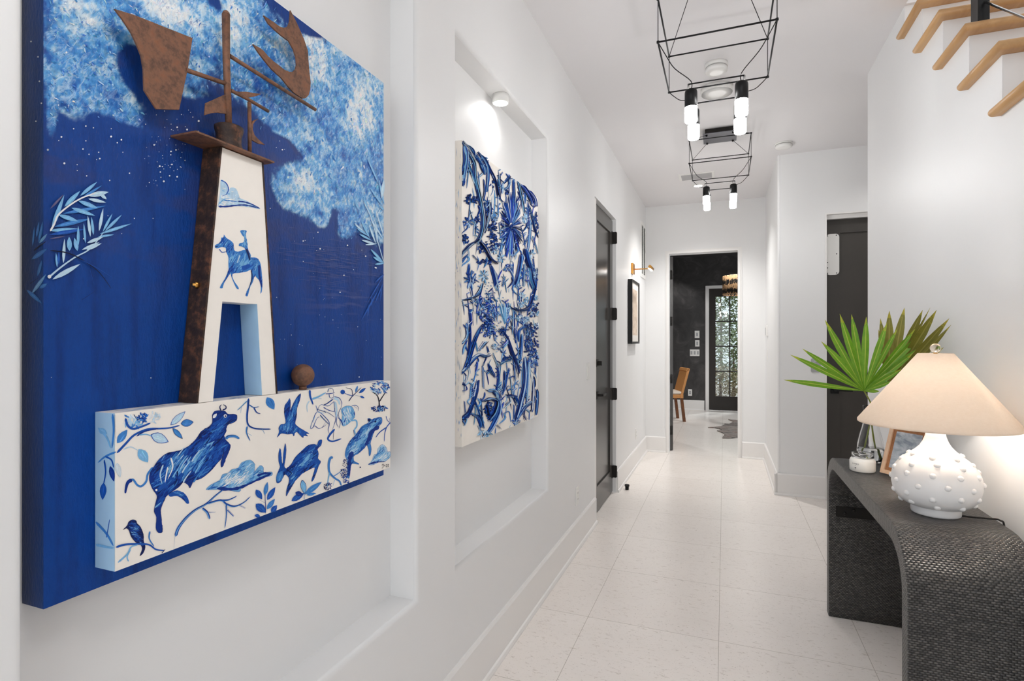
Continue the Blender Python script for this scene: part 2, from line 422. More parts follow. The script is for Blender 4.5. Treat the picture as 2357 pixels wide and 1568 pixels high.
def recess_wall(b):
    RW = .445; r = .02
    hole = [(RX0, RX1, 0, RZ)]
    plane_holes(b, lambda u, v: (u, YR, v), RW + r, 2.5, 0, H, hole)
    rows = []
    for k in range(7):
        a = k / 6 * PI / 2; x, y = RW + r - r * math.sin(a), YR + r - r * math.cos(a); rows.append([(x, y, 0), (x, y, H)])
    b.grid(rows)
    b.face([(RW, YR + r, 0), (RW, YE, 0), (RW, YE, H), (RW, YR + r, H)])
    for p, q in (((RX0, 0), (RX0, RZ)), ((RX0, RZ), (RX1, RZ)), ((RX1, RZ), (RX1, 0))):
        b.face([(p[0], YR, p[1]), (q[0], YR, q[1]), (q[0], YR + .16, q[1]), (p[0], YR + .16, p[1])])
    plane_holes(b, lambda u, v: (u, YR + .16, v), RW + .1, 2.5, 0, H, hole)
struct(one('wall_recess', M['wall'], recess_wall))
struct(box('wall_recess_side', M['wall'], (2.4, 2.5, 3.98, YR, 0, H)))
# stair wall: closed stringer with saw-tooth top; treads rise away from the camera
TR, RN = .194, .2552
NT_ = 15
def nose(i): return 2.926 - RN * i
def tz(i): return 2.912 - TR * i                        # top of tread i
def stair_wall(b):
    poly = [(WR, 3.98, 0), (WR, 3.98, H), (WR, 2.978 + RN, H)]
    for i in range(NT_):
        poly += [(WR, 2.978 - RN * (i - 1), tz(i) - .03), (WR, 2.978 - RN * i, tz(i) - .03)]
    poly += [(WR, 2.978 - RN * (NT_ - 1), 0)]
    b.prism(poly, (1.0, 0, 0))
    b.box(WR + 1.0, 2.4, 3.9, 3.98, 0, H)
struct(one('wall_right', M['wall'], stair_wall))
struct(box('wall_stair_far_side', M['wall'], (1.85, 1.95, -2.6, 3.9, 0, 5.2)))
struct(box('ceiling_light_block', M['ceil'], (WR, 1.95, -2.6, 4.0, 5.2, 5.3)))  # added out of view to keep sky light off the risers
struct(box('ceiling_light_block_low', M['ceil'], (WR, 1.95, -2.6, .7, H, H + .15)))  # unseen lower slab, added so less daylight reaches the risers
struct(box('wall_light_block_back', M['wall'], (WR, 1.95, -1.2, -1.1, 0, H)))  # unseen, added to cut daylight entering the stairs from behind
struct(box('wall_light_block_upper', M['wall'], (WR, 1.95, .6, .7, H + .15, 5.2)))  # unseen, added to close the stairwell and dim the risers
struct(box('wall_stair_head', M['wall'], (WR, 1.85, 3.9, 4.0, H + .15, 5.2)))
def base_run(name, p0, p1, n):                          # baseboard with shoe along p0 -> p1, n = outward normal
    p0, p1, n = Vector((*p0, 0)), Vector((*p1, 0)), Vector((*n, 0))
    prof = [(0, .192), (.009, .192), (.016, .183), (.016, .022), (.024, .019), (.029, .008), (.029, 0), (0, 0)]
    def f(b):
        a = [p0 + n * x + Vector((0, 0, z)) for x, z in prof]; b.prism(a, p1 - p0)
    return struct(one(name, M['trim'], f))
base_run('baseboard_left', (WL, -2.6), (WL, DO[0] - .005), (1, 0))
base_run('baseboard_left_far', (WL, DO[1] + .005), (WL, YE), (1, 0))
base_run('baseboard_end', (WL, YE), (DX0 - .04, YE), (0, -1))
base_run('baseboard_end_right', (DX1 + .045, YE), (.445, YE), (0, -1))
base_run('baseboard_return', (.445, YE), (.445, YR - .016), (-1, 0))
base_run('baseboard_recess', (.418, YR), (RX0 - .012, YR), (0, -1))
base_run('baseboard_right', (WR, -.6), (WR, 3.98), (-1, 0))
base_run('baseboard_right_end', (WR - .029, 3.98), (2.4, 3.98), (0, 1))
def casing(b):
    for w, d in ((.042, .008), (.026, .015)):
        for x0, x1, z0, z1 in ((DX0 - w, DX0 + .003 - w * .05, 0, DZ), (DX1 - .003 + w * .05, DX1 + w, 0, DZ), (DX0 - w, DX1 + w, DZ + .0004, DZ + w)):
            b.box(x0, x1, YE - d, YE - .0003 * (w > .03), z0, z1)
struct(one('trim_1', M['trim'], casing, merge=False))
def recess_trim(b):
    b.box(RX0 - .012, RX0 + .001, YR - .006, YR + .161, 0, RZ - .001); b.box(RX1 - .001, RX1 + .012, YR - .006, YR + .161, 0, RZ - .001)
    b.box(RX0 - .012, RX1 + .012, YR - .006, YR + .161, RZ - .0008, RZ + .012); b.box(RX0 + .002, RX1 - .002, YR + .03, YR + .07, RZ - .035, RZ - .001)
struct(one('trim_2', M['trim'], recess_trim))

# ---- doors
def panel_door(b, P, w, h, t, st=.11, rail=.12, bot=.2, rec=.012):     # local: u width, v height, n depth (front at 0)
    def bx(u0, u1, v0, v1, n0, n1):
        q = [P(u, v, n) for u in (u0, u1) for v in (v0, v1) for n in (n0, n1)]
        k = len(b.v); b.v += [tuple(x) for x in q]
        for f in ((0, 1, 3, 2), (4, 6, 7, 5), (0, 4, 5, 1), (2, 3, 7, 6), (0, 2, 6, 4), (1, 5, 7, 3)):
            b.f.append(tuple(k + i for i in f)); b.mi.append(0); b.c.append(None); b.uv.append(None); b.sm.append(False)
    bx(0, st, 0, h, 0, -t); bx(w - st, w, 0, h, 0, -t); bx(st, w - st, 0, bot, 0, -t); bx(st, w - st, h - rail, h, 0, -t)
    bx(st, w - st, bot, h - rail, -rec, -t + rec)
struct(box('trim_4', M['trim'], (WL - .14, WL - .012, DO[0] + .0005, 4.186, 0, DO[3] - .0005)))
d1 = frame_of('door_1', (WL - .04, 4.1, 0)); d1['label'] = 'black one-panel door with four hinges in the left wall'
XF = WL - .03
one('panel', M['black_door'], lambda b: panel_door(b, lambda u, v, n: (XF + n, 4.19 + u, .012 + v), .758, 2.452, .042), d1, .002)
for z in (2.31, 1.62, .895, .19):
    def hin(b, z=z):
        b.tube([(WL + .003, DO[1] + .001, z - .05), (WL + .003, DO[1] + .001, z + .05)], .0065, 10)
        b.box(XF - .001, XF + .004, DO[1] - .04, DO[1] - .004, z - .055, z + .055); b.box(XF, WL + .004, DO[1] - .008, DO[1] - .004, z - .055, z + .055)
    one('hinge', M['bronze_metal'], hin, d1)
def lever(b):
    y, z = 4.29, .945; b.box(XF, XF + .01, y - .032, y + .032, z - .032, z + .032)
    b.tube([(XF, y, z), (XF + .052, y, z)], .011, 12); b.box(XF + .042, XF + .056, y - .012, y + .115, z - .009, z + .009)
one('handle', M['bronze_metal'], lever, d1, .002)
def bolt(b):
    y, z = 4.29, 1.2; b.box(XF, XF + .009, y - .032, y + .032, z - .032, z + .032); b.box(XF, XF + .04, y + .0, y + .03, z - .02, z + .016)
one('thumb_turn', M['bronze_metal'], bolt, d1, .002)
d2 = frame_of('door_2', (DX0 + .03, YE + .15, 0)); d2['label'] = 'black door standing open into the dark room at the corridor end'
p0, pd = Vector((DX0 + .036, YE + .13, 0)), Vector((-.07, .78, 0)).normalized(); pn = Vector((pd.y, -pd.x, 0))
one('panel', M['black_door'], lambda b: panel_door(b, lambda u, v, n: p0 + pd * u + pn * n + Vector((0, 0, .012 + v)), .77, 2.415, .04), d2, .002)
for z in (2.2, 1.62, .9, .26):
    def hin2(b, z=z): b.tube([(DX0 + .014, YE + .12, z - .055), (DX0 + .014, YE + .12, z + .055)], .009, 10); b.box(DX0 + .004, DX0 + .03, YE + .122, YE + .128, z - .055, z + .055)
    one('hinge', M['bronze_metal'], hin2, d2)
d3 = frame_of('door_3', (1.2, YR + .1, 0)); d3['label'] = 'dark brown door with white cover plate behind the palm'
YD = YR + .085
one('panel', M['brown_door'], lambda b: panel_door(b, lambda u, v, n: (RX0 + .004 + u, YD - n, .01 + v), .782, 2.43, .042, .112, .118), d3, .002)
def lever3(b):
    x, z = RX0 + .075, .945; b.box(x - .033, x + .033, YD - .01, YD, z - .033, z + .033); b.tube([(x, YD, z), (x, YD - .05, z)], .011, 12); b.box(x - .012, x + .13, YD - .056, YD - .043, z - .009, z + .009)
one('handle', M['black_metal'], lever3, d3, .002)
def plate(b):
    x0, x1, z0, z1, r = RX0 - .1 + .11, .94, 1.957, 2.318, .03; pts = []
    for cx, cz, a0 in ((x1 - r, z1 - r, 0), (x0 + r, z1 - r, 90), (x0 + r, z0 + r, 180), (x1 - r, z0 + r, 270)):
        for k in range(6): a = math.radians(a0 + 18 * k); pts.append((cx + r * math.cos(a), YD - .006, cz + r * math.sin(a)))
    b.prism(pts, (0, .006, 0))
pl = one('cover_plate', M['plastic'], plate, d3); pl['label'] = 'white rounded cover plate with small black screws'
for x, z in ((.85, 2.302), (.917, 2.304), (.92, 2.14), (.85, 2.068), (.85, 2.02), (.92, 1.972), (.85, 1.972)):
    one('screw', M['black_metal'], lambda b: b.lathe([(.0045, 0), (.0045, .003), (.002, .004)], (x, YD - .006, z), 10, axis='y'), pl)
for ob in [o for o in bpy.data.objects if o.name.startswith('screw')]:
    ob.scale.y = -1; ob.location.y = 2 * (YD - .006 - world_of(pl).y)

# ---- dark room beyond the end door
YF = 11.42
def far_wall(b):
    plane_holes(b, lambda u, v: (u, YF, v), -3.2, 3.4, 0, H, [(-.3, .52, 0, 2.43)]); plane_holes(b, lambda u, v: (u, YF + .15, v), -3.2, 3.4, 0, H, [(-.3, .52, 0, 2.43)])
struct(one('wall_far', M['plaster'], far_wall))
struct(box('wall_far_left', M['plaster'], (-3.2, -3.05, YE + .14, YF, 0, H)))
struct(one('wall_far_near', M['plaster'], lambda b: plane_holes(b, lambda u, v: (u, YE + .142, v), -3.2, 3.4, 0, H, [(DX0, DX1, 0, DZ)])))
struct(box('ceiling_far', M['plaster'], (-3.2, 3.4, YE + .14, YF + .2, H, H + .15)))
base_run('baseboard_far', (-3.05, YF), (-.365, YF), (0, -1))
def fcas(b):
    b.box(-.345, -.282, YF - .02, YF + .1, 0, 2.4); b.box(.5, .56, YF - .02, YF + .1, 0, 2.4); b.box(-.345, .56, YF - .02, YF + .1, 2.4004, 2.455)
struct(one('trim_3', M['trim'], fcas))
d4 = frame_of('door_4', (.1, YF, 0)); d4['label'] = 'dark glazed garden door with eight panes'
ROWS = [.285, .775, 1.265, 1.755, 2.24]; COLS = [-.16, .1, .36]
def fframe(b):
    y0, y1 = YF + .03, YF + .075
    b.box(-.28, COLS[0], y0, y1, .01, 2.4); b.box(COLS[2], .5, y0, y1, .01, 2.4); b.box(COLS[0], COLS[2], y0, y1, .01, ROWS[0]); b.box(COLS[0], COLS[2], y0, y1, ROWS[4], 2.4)
    for z in ROWS[1:4]: b.box(COLS[0], COLS[2], y0, y1, z - .011, z + .011)
    b.box(COLS[1] - .012, COLS[1] + .012, y0, y1, ROWS[0], ROWS[4])
M['dark_frame'] = plain('dark_brown_door_frame', C(38, 32, 28), .4)
one('sash', M['dark_frame'], fframe, d4, .002)
for i in range(2):
    for j in range(4): box('pane', M['pane'], (COLS[i] + .012, COLS[i + 1] - .012, YF + .05, YF + .054, ROWS[j] + .012, ROWS[j + 1] - .012), d4)
# ------------------------------------------------------------------ painted artwork
NAVY, DEEP, BLUE, MID, SKY, PALE, WHITE = (14, 32, 92), (12, 52, 140), (24, 84, 176), (62, 130, 204), (122, 182, 228), (186, 216, 238), (238, 240, 242)
LAV, INK = (96, 92, 128), (16, 22, 46)
class Paint:
    """brush strokes given in photo points, laid on a surface through P; nrm lifts each layer of paint"""
    def __init__(s, b, P, nrm, mi=0, base=.0004): s.b, s.P, s.n, s.mi, s.k, s.base, s.ds = b, P, Vector(nrm), mi, 0, base, 1
    def lift(s, step=1): s.k = s.k + s.ds if s.k < 900 else 340; return s.n * (s.base + 1.5e-6 * s.k)
    def poly(s, pts, col):
        o = s.lift(); s.b.face([s.P(*p) + o for p in pts], s.mi, lin(col))
    def line(s, pts, w0, w1=None, col=BLUE, n=5, jit=0):
        w1 = w0 if w1 is None else w1; pts = spline([(p[0], p[1], 0) for p in pts], n); o = s.lift(); L = []; m = len(pts)
        for i, p in enumerate(pts):
            a, c = pts[max(0, i - 1)], pts[min(m - 1, i + 1)]; dx, dy = c[0] - a[0], c[1] - a[1]; d = math.hypot(dx, dy) or 1
            t = i / (m - 1); w = (w0 + (w1 - w0) * t) / 2 * (1 if 0 < i < m - 1 else .35) * (1 + jit * R.uniform(-1, 1))
            L.append(((p[0] - dy / d * w, p[1] + dx / d * w), (p[0] + dy / d * w, p[1] - dx / d * w)))
        for i in range(m - 1):
            s.b.face([s.P(*L[i][0]) + o, s.P(*L[i][1]) + o, s.P(*L[i + 1][1]) + o, s.P(*L[i + 1][0]) + o], s.mi, lin(col))
    def leaf(s, p, q, w, col=MID, vein=None, edge=None):
        dx, dy = q[0] - p[0], q[1] - p[1]; d = math.hypot(dx, dy) or 1; nx, ny = -dy / d, dx / d; up, dn = [], []
        for t, k in ((.12, .5), (.3, .92), (.5, 1), (.7, .78), (.88, .36)):
            up.append((p[0] + dx * t + nx * w * k / 2, p[1] + dy * t + ny * w * k / 2)); dn.append((p[0] + dx * t - nx * w * k / 2, p[1] + dy * t - ny * w * k / 2))
        pts = [p] + up + [q] + dn[::-1]
        if edge: s.poly([(p[0] + (x - p[0] - dx / 2) * 1.0 + dx / 2 + (x - p[0] - dx / 2) * .12, p[1] + (y - p[1] - dy / 2) * 1.0 + dy / 2 + (y - p[1] - dy / 2) * .12) for x, y in pts], edge)
        s.poly(pts, col)
        for k in range(3):
            t0, t1 = R.uniform(.1, .4), R.uniform(.6, .92); e = R.uniform(-.25, .25) * w
            s.line([(p[0] + dx * t0 + nx * e, p[1] + dy * t0 + ny * e), (p[0] + dx * t1 + nx * e * .6, p[1] + dy * t1 + ny * e * .6)], w * .16, w * .06, vein or tuple(min(255, c + R.randint(20, 60)) for c in col))
    def figure(s, pts, cols, ang, n=90, L=26, w=5, rim=NAVY, rw=2.2, base=None):
        """closed shape of many directed strokes with a dark broken outline"""
        q = [Vector((*p, 0)) for p in pts]; nq = len(q); o = []
        for i in range(nq):
            A, B, Cc, D = q[i - 1], q[i], q[(i + 1) % nq], q[(i + 2) % nq]
            for t in (0, .33, .67): o.append(.5 * ((2 * B) + (Cc - A) * t * .8 + (2 * A - 5 * B + 4 * Cc - D) * t * t * .8 + (Cc - B) * 2 * (t - .8 * 0) * 0 + (3 * B - A - 3 * Cc + D) * t ** 3 * .8) if False else (B.lerp(Cc, t) + ((Cc - A) * (t * (1 - t) ** 2) - (D - B) * (t * t * (1 - t))) * .42 - (Cc - B) * (t * (1 - t) ** 2 - t * t * (1 - t)) * .42))
        pts = [(p.x, p.y) for p in o]
        s.k = 0; s.poly(pts, base or cols[len(cols) // 2]); s.ds = min(1, 130 / n)
        x0, x1 = min(p[0] for p in pts), max(p[0] for p in pts); y0, y1 = min(p[1] for p in pts), max(p[1] for p in pts); done = 0
        n *= 2; w *= .72; segs = list(zip(pts, pts[1:] + pts[:1])); dm = .22 * min(x1 - x0, y1 - y0); sd = R.uniform(0, 50)
        def edge(x, y):
            m = 1e9
            for (ax, ay), (bx, by) in segs:
                dx, dy = bx - ax, by - ay; t = max(0, min(1, ((x - ax) * dx + (y - ay) * dy) / (dx * dx + dy * dy + 1e-9))); m = min(m, math.hypot(x - ax - dx * t, y - ay - dy * t))
            return m
        for _ in range(n * 10):
            if done >= n: break
            x, y = R.uniform(x0, x1), R.uniform(y0, y1); a = ang(x, y) if callable(ang) else ang; a += R.uniform(-.35, .35); l = L * R.uniform(.5, 1.2) / 2
            if not inside((x, y), pts): continue
            d = edge(x, y); l = min(l, d * 1.6 + 2); e = (x - math.cos(a) * l, y - math.sin(a) * l), (x, y), (x + math.cos(a) * l, y + math.sin(a) * l)
            if not (inside(e[0], pts) and inside(e[2], pts)): continue
            t = min(1, d / dm) * .5 + .22 * math.sin(x * .09 + sd) * math.sin(y * .11 + x * .05 + sd) + R.gauss(.27, .16)
            s.line(e, w * R.uniform(.6, 1.2), w * .4, cols[min(len(cols) - 1, max(0, int(t * len(cols))))], 2); done += 1
        s.ds = 1
        if rim:
            q = pts + [pts[0]]
            for i in range(len(pts)):
                if R.random() < .85: s.line([q[i], q[i + 1]], rw * R.uniform(.6, 1.3), rw * .7, rim, 1)
    def dabs(s, c, rx, ry, n, r, cols):
        for _ in range(n):
            a, d = R.uniform(0, 2 * PI), math.sqrt(R.random()); x, y = c[0] + rx * d * math.cos(a), c[1] + ry * d * math.sin(a); t = R.uniform(0, PI); l = r * R.uniform(.5, 1.2)
            s.line([(x - l * math.cos(t), y - l * math.sin(t)), (x, y + l * .2), (x + l * math.cos(t), y + l * math.sin(t))], r * .7, r * .3, R.choice(cols), 2)
    def dot(s, p, r, col=WHITE): s.poly([(p[0] + r * math.cos(k * PI / 4), p[1] + r * math.sin(k * PI / 4)) for k in range(8)], col)

# value noise for the painted sky
def vnoise(x, y, seed):
    xi, yi = np.floor(x).astype(np.int64), np.floor(y).astype(np.int64); fx, fy = x - xi, y - yi; fx = fx * fx * (3 - 2 * fx); fy = fy * fy * (3 - 2 * fy)
    def h(a, b):
        n = (a * 374761393 + b * 668265263 + seed * 974634777) & 0xffffffff; n = ((n ^ (n >> 13)) * 1274126177) & 0xffffffff; return ((n ^ (n >> 16)) & 0xffff) / 65535.
    return (h(xi, yi) * (1 - fx) + h(xi + 1, yi) * fx) * (1 - fy) + (h(xi, yi + 1) * (1 - fx) + h(xi + 1, yi + 1) * fx) * fy
def fbm(x, y, seed, o=5, g=.55):
    r, a, t = 0, 1, 0
    for k in range(o): r = r + a * vnoise(x * 2 ** k, y * 2 ** k, seed + k * 17); t += a; a *= g
    return r / t

CXF = -.96                                              # canvas front
CY0, CY1, CZ0, CZ1 = .5125, 1.397, .972, 2.158
art = thing('windmill_artwork', ((CXF + NB) / 2, .95, CZ0), 'large blue night sky artwork with rusty weather vane and white animal block', 'artwork')
CLOUD = [(200, 50, 120, 90, 1), (150, 175, 65, 85, .85), (230, 205, 95, 65, .85), (300, 268, 40, 24, .75), (360, 50, 130, 80, .9), (118, 270, 12, 60, .7), (420, 180, 70, 60, .5),
         (560, 60, 100, 110, 1), (480, 60, 60, 60, .7), (560, 200, 55, 60, .55), (640, 190, 75, 90, .95), (720, 240, 75, 95, 1), (800, 200, 90, 100, 1.1), (850, 330, 60, 120, 1.1), (760, 370, 75, 70, .95),
         (695, 442, 52, 50, 1), (738, 488, 20, 28, .95), (660, 430, 28, 38, .7), (800, 470, 60, 60, .75), (796, 522, 24, 30, .65), (872, 480, 30, 80, .75), (640, 285, 45, 40, .6), (860, 120, 60, 90, 1),
         (312, 150, 45, 60, -.75), (495, 6, 22, 22, -.9), (690, 38, 60, 26, -.8), (645, 332, 36, 24, -.9), (500, 292, 65, 45, -.7), (420, 255, 60, 28, -.35), (560, 270, 40, 30, -.3), (770, 500, 14, 34, -.5)]
LIGHT = [(380, 18, 90, 40, .6), (185, 20, 60, 40, .35), (720, 120, 60, 80, .3), (835, 260, 35, 90, .55), (870, 180, 30, 60, .4), (700, 430, 45, 45, .35), (545, 70, 50, 60, .45), (640, 120, 40, 50, .25)]
def canvas_colour(Y, Z):
    def field(L):
        m = np.zeros_like(Y)
        for x, y, rx, ry, w in L:
            c = onX(x, y, CXF); ey = abs(onX(x + rx, y, CXF).y - onX(x - rx, y, CXF).y) / 2; ez = abs(onX(x, y + ry, CXF).z - onX(x, y - ry, CXF).z) / 2
            m += w * np.exp(-(((Y - c.y) / ey) ** 2 + ((Z - c.z) / ez) ** 2) ** 1.4)
        return m
    n1 = fbm(Y * 9, Z * 9, 3); n2 = fbm(Y * 30 + n1, Z * 34, 11, 4, .65); n3 = fbm(Y * 110, Z * 70 + Y * 40, 23, 3, .7); st = fbm(Y * 60, Z * 6, 31, 4)
    fc = np.clip(field(CLOUD), 0, 1.25); m = fc + np.clip(fc * 3, 0, 1) * ((n1 - .5) * .75 + (n2 - .5) * .7 + (n3 - .5) * .45)
    m = np.clip((m - .20) / .42, 0, 1); m = m * m * (3 - 2 * m)
    n4 = fbm(Y * 170 + n2 * 6, Z * 130 - n2 * 4, 91, 2, .8)
    br = np.clip(field(LIGHT) * 1.0 + (n2 - .5) * 1.1 + (n3 - .5) * .8 + (n4 - .5) * .4 + (n1 - .45) * .6 + .33, 0, 1)
    def col(c): return np.array(lin(c))[None, None, :]
    def mix(a, b, t): return a * (1 - t[..., None]) + b * t[..., None]
    t = np.clip((Z - 1.0) / .9 + (Y - .9) * .25 + (n1 - .5) * .5, 0, 1)
    base = mix(col((0, 66, 150)), col((10, 58, 132)), t); base = mix(base, col((0, 46, 118)), np.clip((st - .45) * 2.2, 0, .8))
    base = mix(base, col((50, 60, 112)), np.clip((fbm(Y * 14, Z * 22, 51) - .52) * 3.2, 0, .5) * np.clip((Z - 1.42) / .2, 0, 1))
    base = mix(base, col((86, 94, 142)), np.clip((fbm(Y * 12, Z * 150, 77, 3) - .6) * 6, 0, .55) * np.exp(-(((Y - 1.22) / .14) ** 2 + ((Z - 1.52) / .09) ** 2)))
    cl = mix(col((20, 84, 170)), col((74, 150, 218)), np.clip(br * 2.4, 0, 1)); cl = mix(cl, col((140, 198, 234)), np.clip(br * 2.8 - 1.1, 0, 1)); cl = mix(cl, col((240, 244, 246)), np.clip(br * 3.4 - 2.2, 0, 1))
    cl = mix(cl, col((14, 34, 92)), np.clip((n3 - .64) * 6, 0, .7) * np.clip(1.1 - br, 0, 1))
    return np.concatenate([mix(base, cl, m), (m * np.clip(br * 1.5, .25, 1))[..., None]], 2)
def canvas(b):
    ny, nz = 300, 400; ys = np.linspace(CY0, CY1, ny + 1); zs = np.linspace(CZ0, CZ1, nz + 1)
    YY, ZZ = np.meshgrid(ys, zs); cc = canvas_colour(YY, ZZ)
    n = len(b.v); b.v += [(CXF, float(y), float(z)) for z in zs for y in ys]
    for j in range(nz):
        for i in range(ny):
            a = n + j * (ny + 1) + i; b.f.append((a, a + 1, a + ny + 2, a + ny + 1)); b.mi.append(0); b.uv.append(None); b.sm.append(False)
            b.c.append([cc[j, i], cc[j, i + 1], cc[j + 1, i + 1], cc[j + 1, i]])
    xs = np.linspace(NB + .002, CXF, 9); zz = np.linspace(CZ0, CZ1, 160)
    for j in range(159):
        for i in range(8):
            def sc(x, z):
                k = fbm(np.array([[x * 40.]]), np.array([[z * 5.]]), 5)[0, 0]; u = (x - xs[0]) / (xs[-1] - xs[0]); a = np.array(lin((46, 60, 96))) * (1 - u) + np.array(lin((8, 70, 150))) * u
                q = a * (.6 + .8 * k)
                if z > 2.07 - .05 * math.sin(x * 90): q = np.array(lin((40, 110, 180))) * (.5 + k) + .04
                return q
            b.face([(xs[i], CY0, zz[j]), (xs[i + 1], CY0, zz[j]), (xs[i + 1], CY0, zz[j + 1]), (xs[i], CY0, zz[j + 1])], 0, [sc(xs[i], zz[j]), sc(xs[i + 1], zz[j]), sc(xs[i + 1], zz[j + 1]), sc(xs[i], zz[j + 1])])
    dk = lin((14, 36, 90)); X0 = NB + .002
    b.face([(X0, CY1, CZ0), (CXF, CY1, CZ0), (CXF, CY1, CZ1), (X0, CY1, CZ1)], 0, dk); b.face([(X0, CY0, CZ0), (CXF, CY0, CZ0), (CXF, CY1, CZ0), (X0, CY1, CZ0)], 0, dk)
    b.face([(X0, CY0, CZ1), (CXF, CY0, CZ1), (CXF, CY1, CZ1), (X0, CY1, CZ1)], 0, dk); b.face([(X0, CY0, CZ0), (X0, CY1, CZ0), (X0, CY1, CZ1), (X0, CY0, CZ1)], 0, dk)
    # palm fronds, stars and scratches in thin paint
    P = Paint(b, lambda x, y: onX(x, y, CXF), (1, 0, 0)); k = K(40, 380, 4.357)
    gf = lambda L, x, y: sum(w * math.exp(-(((x - a) / rx) ** 2 + ((y - c) / ry) ** 2) ** 1.4) for a, c, rx, ry, w in L); done = 0
    edge_y = lambda x: 2 - (624.5 - x) * .738
    while done < 1100:
        x, y = R.uniform(110, 878), R.uniform(2, 560); f = gf(CLOUD, x, y)
        rim = f < .5
        if y < edge_y(x) + 10 or f < .3 or (rim and R.random() < .55): continue
        a = (.9 if x < 330 else 1.2 if x < 560 else 1.85) + R.gauss(0, .35) + (.4 if y < 120 and x > 420 else 0); l = R.uniform(1.5, 6) * (1.5 if R.random() < .12 else 1); w = R.uniform(1.4, 4.6) * (.6 if rim else 1)
        g = gf(LIGHT, x, y) + R.gauss(0, .2); col = (SKY if R.random() < .6 else MID) if rim else WHITE if g > .5 else PALE if g > .3 else SKY if g > .02 else MID
        col = tuple(min(250, c + R.randint(-14, 10)) for c in col)
        if y - l < edge_y(x - l) + 3 or x + l > 882 or x - l < 108: continue
        P.line([(x - l * math.cos(a), y - l * math.sin(a)), (x + R.uniform(-1, 1), y + R.uniform(-1, 1)), (x + l * math.cos(a), y + l * math.sin(a))], w, w * .5, col, 2, .5); done += 1
    P.base = .0018
    def lf(p, q, w, c=SKY): a, e = k([p, q]); P.leaf(a, e, w / 4.357, c)
    for p, q, w, c in (((330, 650), (460, 300), 45, SKY), ((320, 440), (455, 295), 22, LAV), ((460, 420), (620, 260), 46, SKY), ((620, 310), (790, 170), 36, SKY), ((640, 330), (840, 205), 26, MID), ((440, 490), (880, 410), 34, MID),
                       ((360, 620), (720, 540), 42, MID), ((310, 660), (600, 640), 36, SKY), ((310, 700), (660, 645), 40, BLUE), ((310, 742), (470, 715), 14, LAV), ((600, 360), (800, 435), 42, SKY), ((700, 340), (880, 378), 34, PALE),
                       ((530, 430), (770, 510), 42, SKY), ((400, 500), (600, 565), 44, SKY), ((700, 310), (905, 272), 52, PALE), ((820, 290), (885, 345), 34, PALE), ((450, 985), (462, 740), 32, PALE), ((512, 862), (508, 720), 52, SKY),
                       ((592, 862), (560, 730), 44, SKY), ((598, 815), (600, 610), 30, SKY), ((672, 785), (655, 585), 24, SKY), ((722, 720), (695, 510), 30, PALE), ((752, 702), (732, 520), 28, SKY), ((808, 665), (850, 435), 32, PALE),
                       ((845, 672), (942, 488), 26, SKY), ((868, 662), (1038, 498), 30, SKY), ((815, 692), (1135, 588), 30, SKY), ((795, 722), (960, 698), 22, SKY), ((688, 782), (850, 722), 34, PALE), ((635, 852), (812, 776), 28, PALE),
                       ((680, 855), (835, 785), 28, PALE), ((340, 1148), (622, 992), 48, PALE), ((388, 1028), (375, 880), 22, SKY), ((400, 1000), (405, 870), 26, BLUE)): lf(p, q, w, c)
    P.line(k([(318, 665), (360, 590), (400, 500), (520, 400), (640, 330), (780, 280)]), 4.6, 3, WHITE); P.line(k([(300, 1130), (420, 1030), (560, 930), (720, 840), (850, 680)]), 4.5, 2, PALE)
    P.line(k([(320, 858), (480, 880), (620, 940), (780, 1050), (860, 1140), (930, 1240)]), 3, 1, INK); P.line(k([(720, 1020), (745, 1130)]), 1.6, .8, INK); P.line(k([(640, 955), (800, 1040), (950, 1135)]), 1.2, .5, BLUE)
    P.line(k([(720, 1060), (760, 1200)]), 1.5, .6, BLUE); P.line(k([(625, 990), (650, 1070)]), 1.8, .6, BLUE); P.line(k([(640, 1350), (775, 1260)]), 3, 1, NAVY); P.dot(k([(310, 1120)])[0], 4.5)
    k = K(600, 300, 3.563)
    def lf(p, q, w, c=SKY): a, e = k([p, q]); P.leaf(a, e, w / 3.563, c)
    for p, q, w in (((870, 230), (962, 440), 14), ((890, 470), (1002, 632), 16), ((960, 400), (1010, 620), 16), ((985, 560), (1006, 400), 30), ((838, 580), (930, 760), 14), ((890, 720), (1003, 900), 14), ((935, 740), (950, 930), 16),
                    ((760, 760), (850, 850), 16), ((818, 738), (890, 890), 18), ((778, 800), (880, 870), 16), ((800, 850), (905, 905), 18), ((818, 900), (940, 935), 18), ((850, 940), (950, 930), 14), ((880, 770), (938, 930), 16), ((895, 975), (1000, 1085), 20),
                    ((915, 1038), (1006, 1090), 22), ((928, 1100), (1006, 1092), 18), ((770, 590), (800, 650), 20), ((840, 560), (870, 640), 16), ((970, 620), (1006, 655), 18), ((948, 690), (1005, 880), 12)): lf(p, q, w, SKY if R.random() < .7 else PALE)
    for p, q, w in (((1008, 1180), (860, 1432), 9), ((1000, 1250), (928, 1425), 10), ((960, 1310), (815, 1568), 14), ((882, 1420), (870, 1535), 10), ((905, 1360), (905, 1450), 9), ((1006, 1180), (930, 1250), 14), ((985, 1290), (975, 1400), 9)): lf(p, q, w, BLUE)
    P.line(k([(840, 590), (900, 720), (950, 900), (1004, 1088)]), 2.4, 1.6, PALE)
    for _ in range(130):
        x = R.gauss(745, 50); y = 600 + R.gauss(0, 26) + (x - 745) * .12; l = R.uniform(12, 40); P.line([(x, y), (x + l * .5, y + l * .05), (x + l, y + l * .12)], .7, .3, (84, 92, 140), 2)
    for _ in range(70):
        x, y = R.uniform(112, 330), R.uniform(300, 420); l = R.uniform(4, 16); P.line([(x, y), (x + l * .2, y - l)], .7, .3, (96, 96, 136), 1)
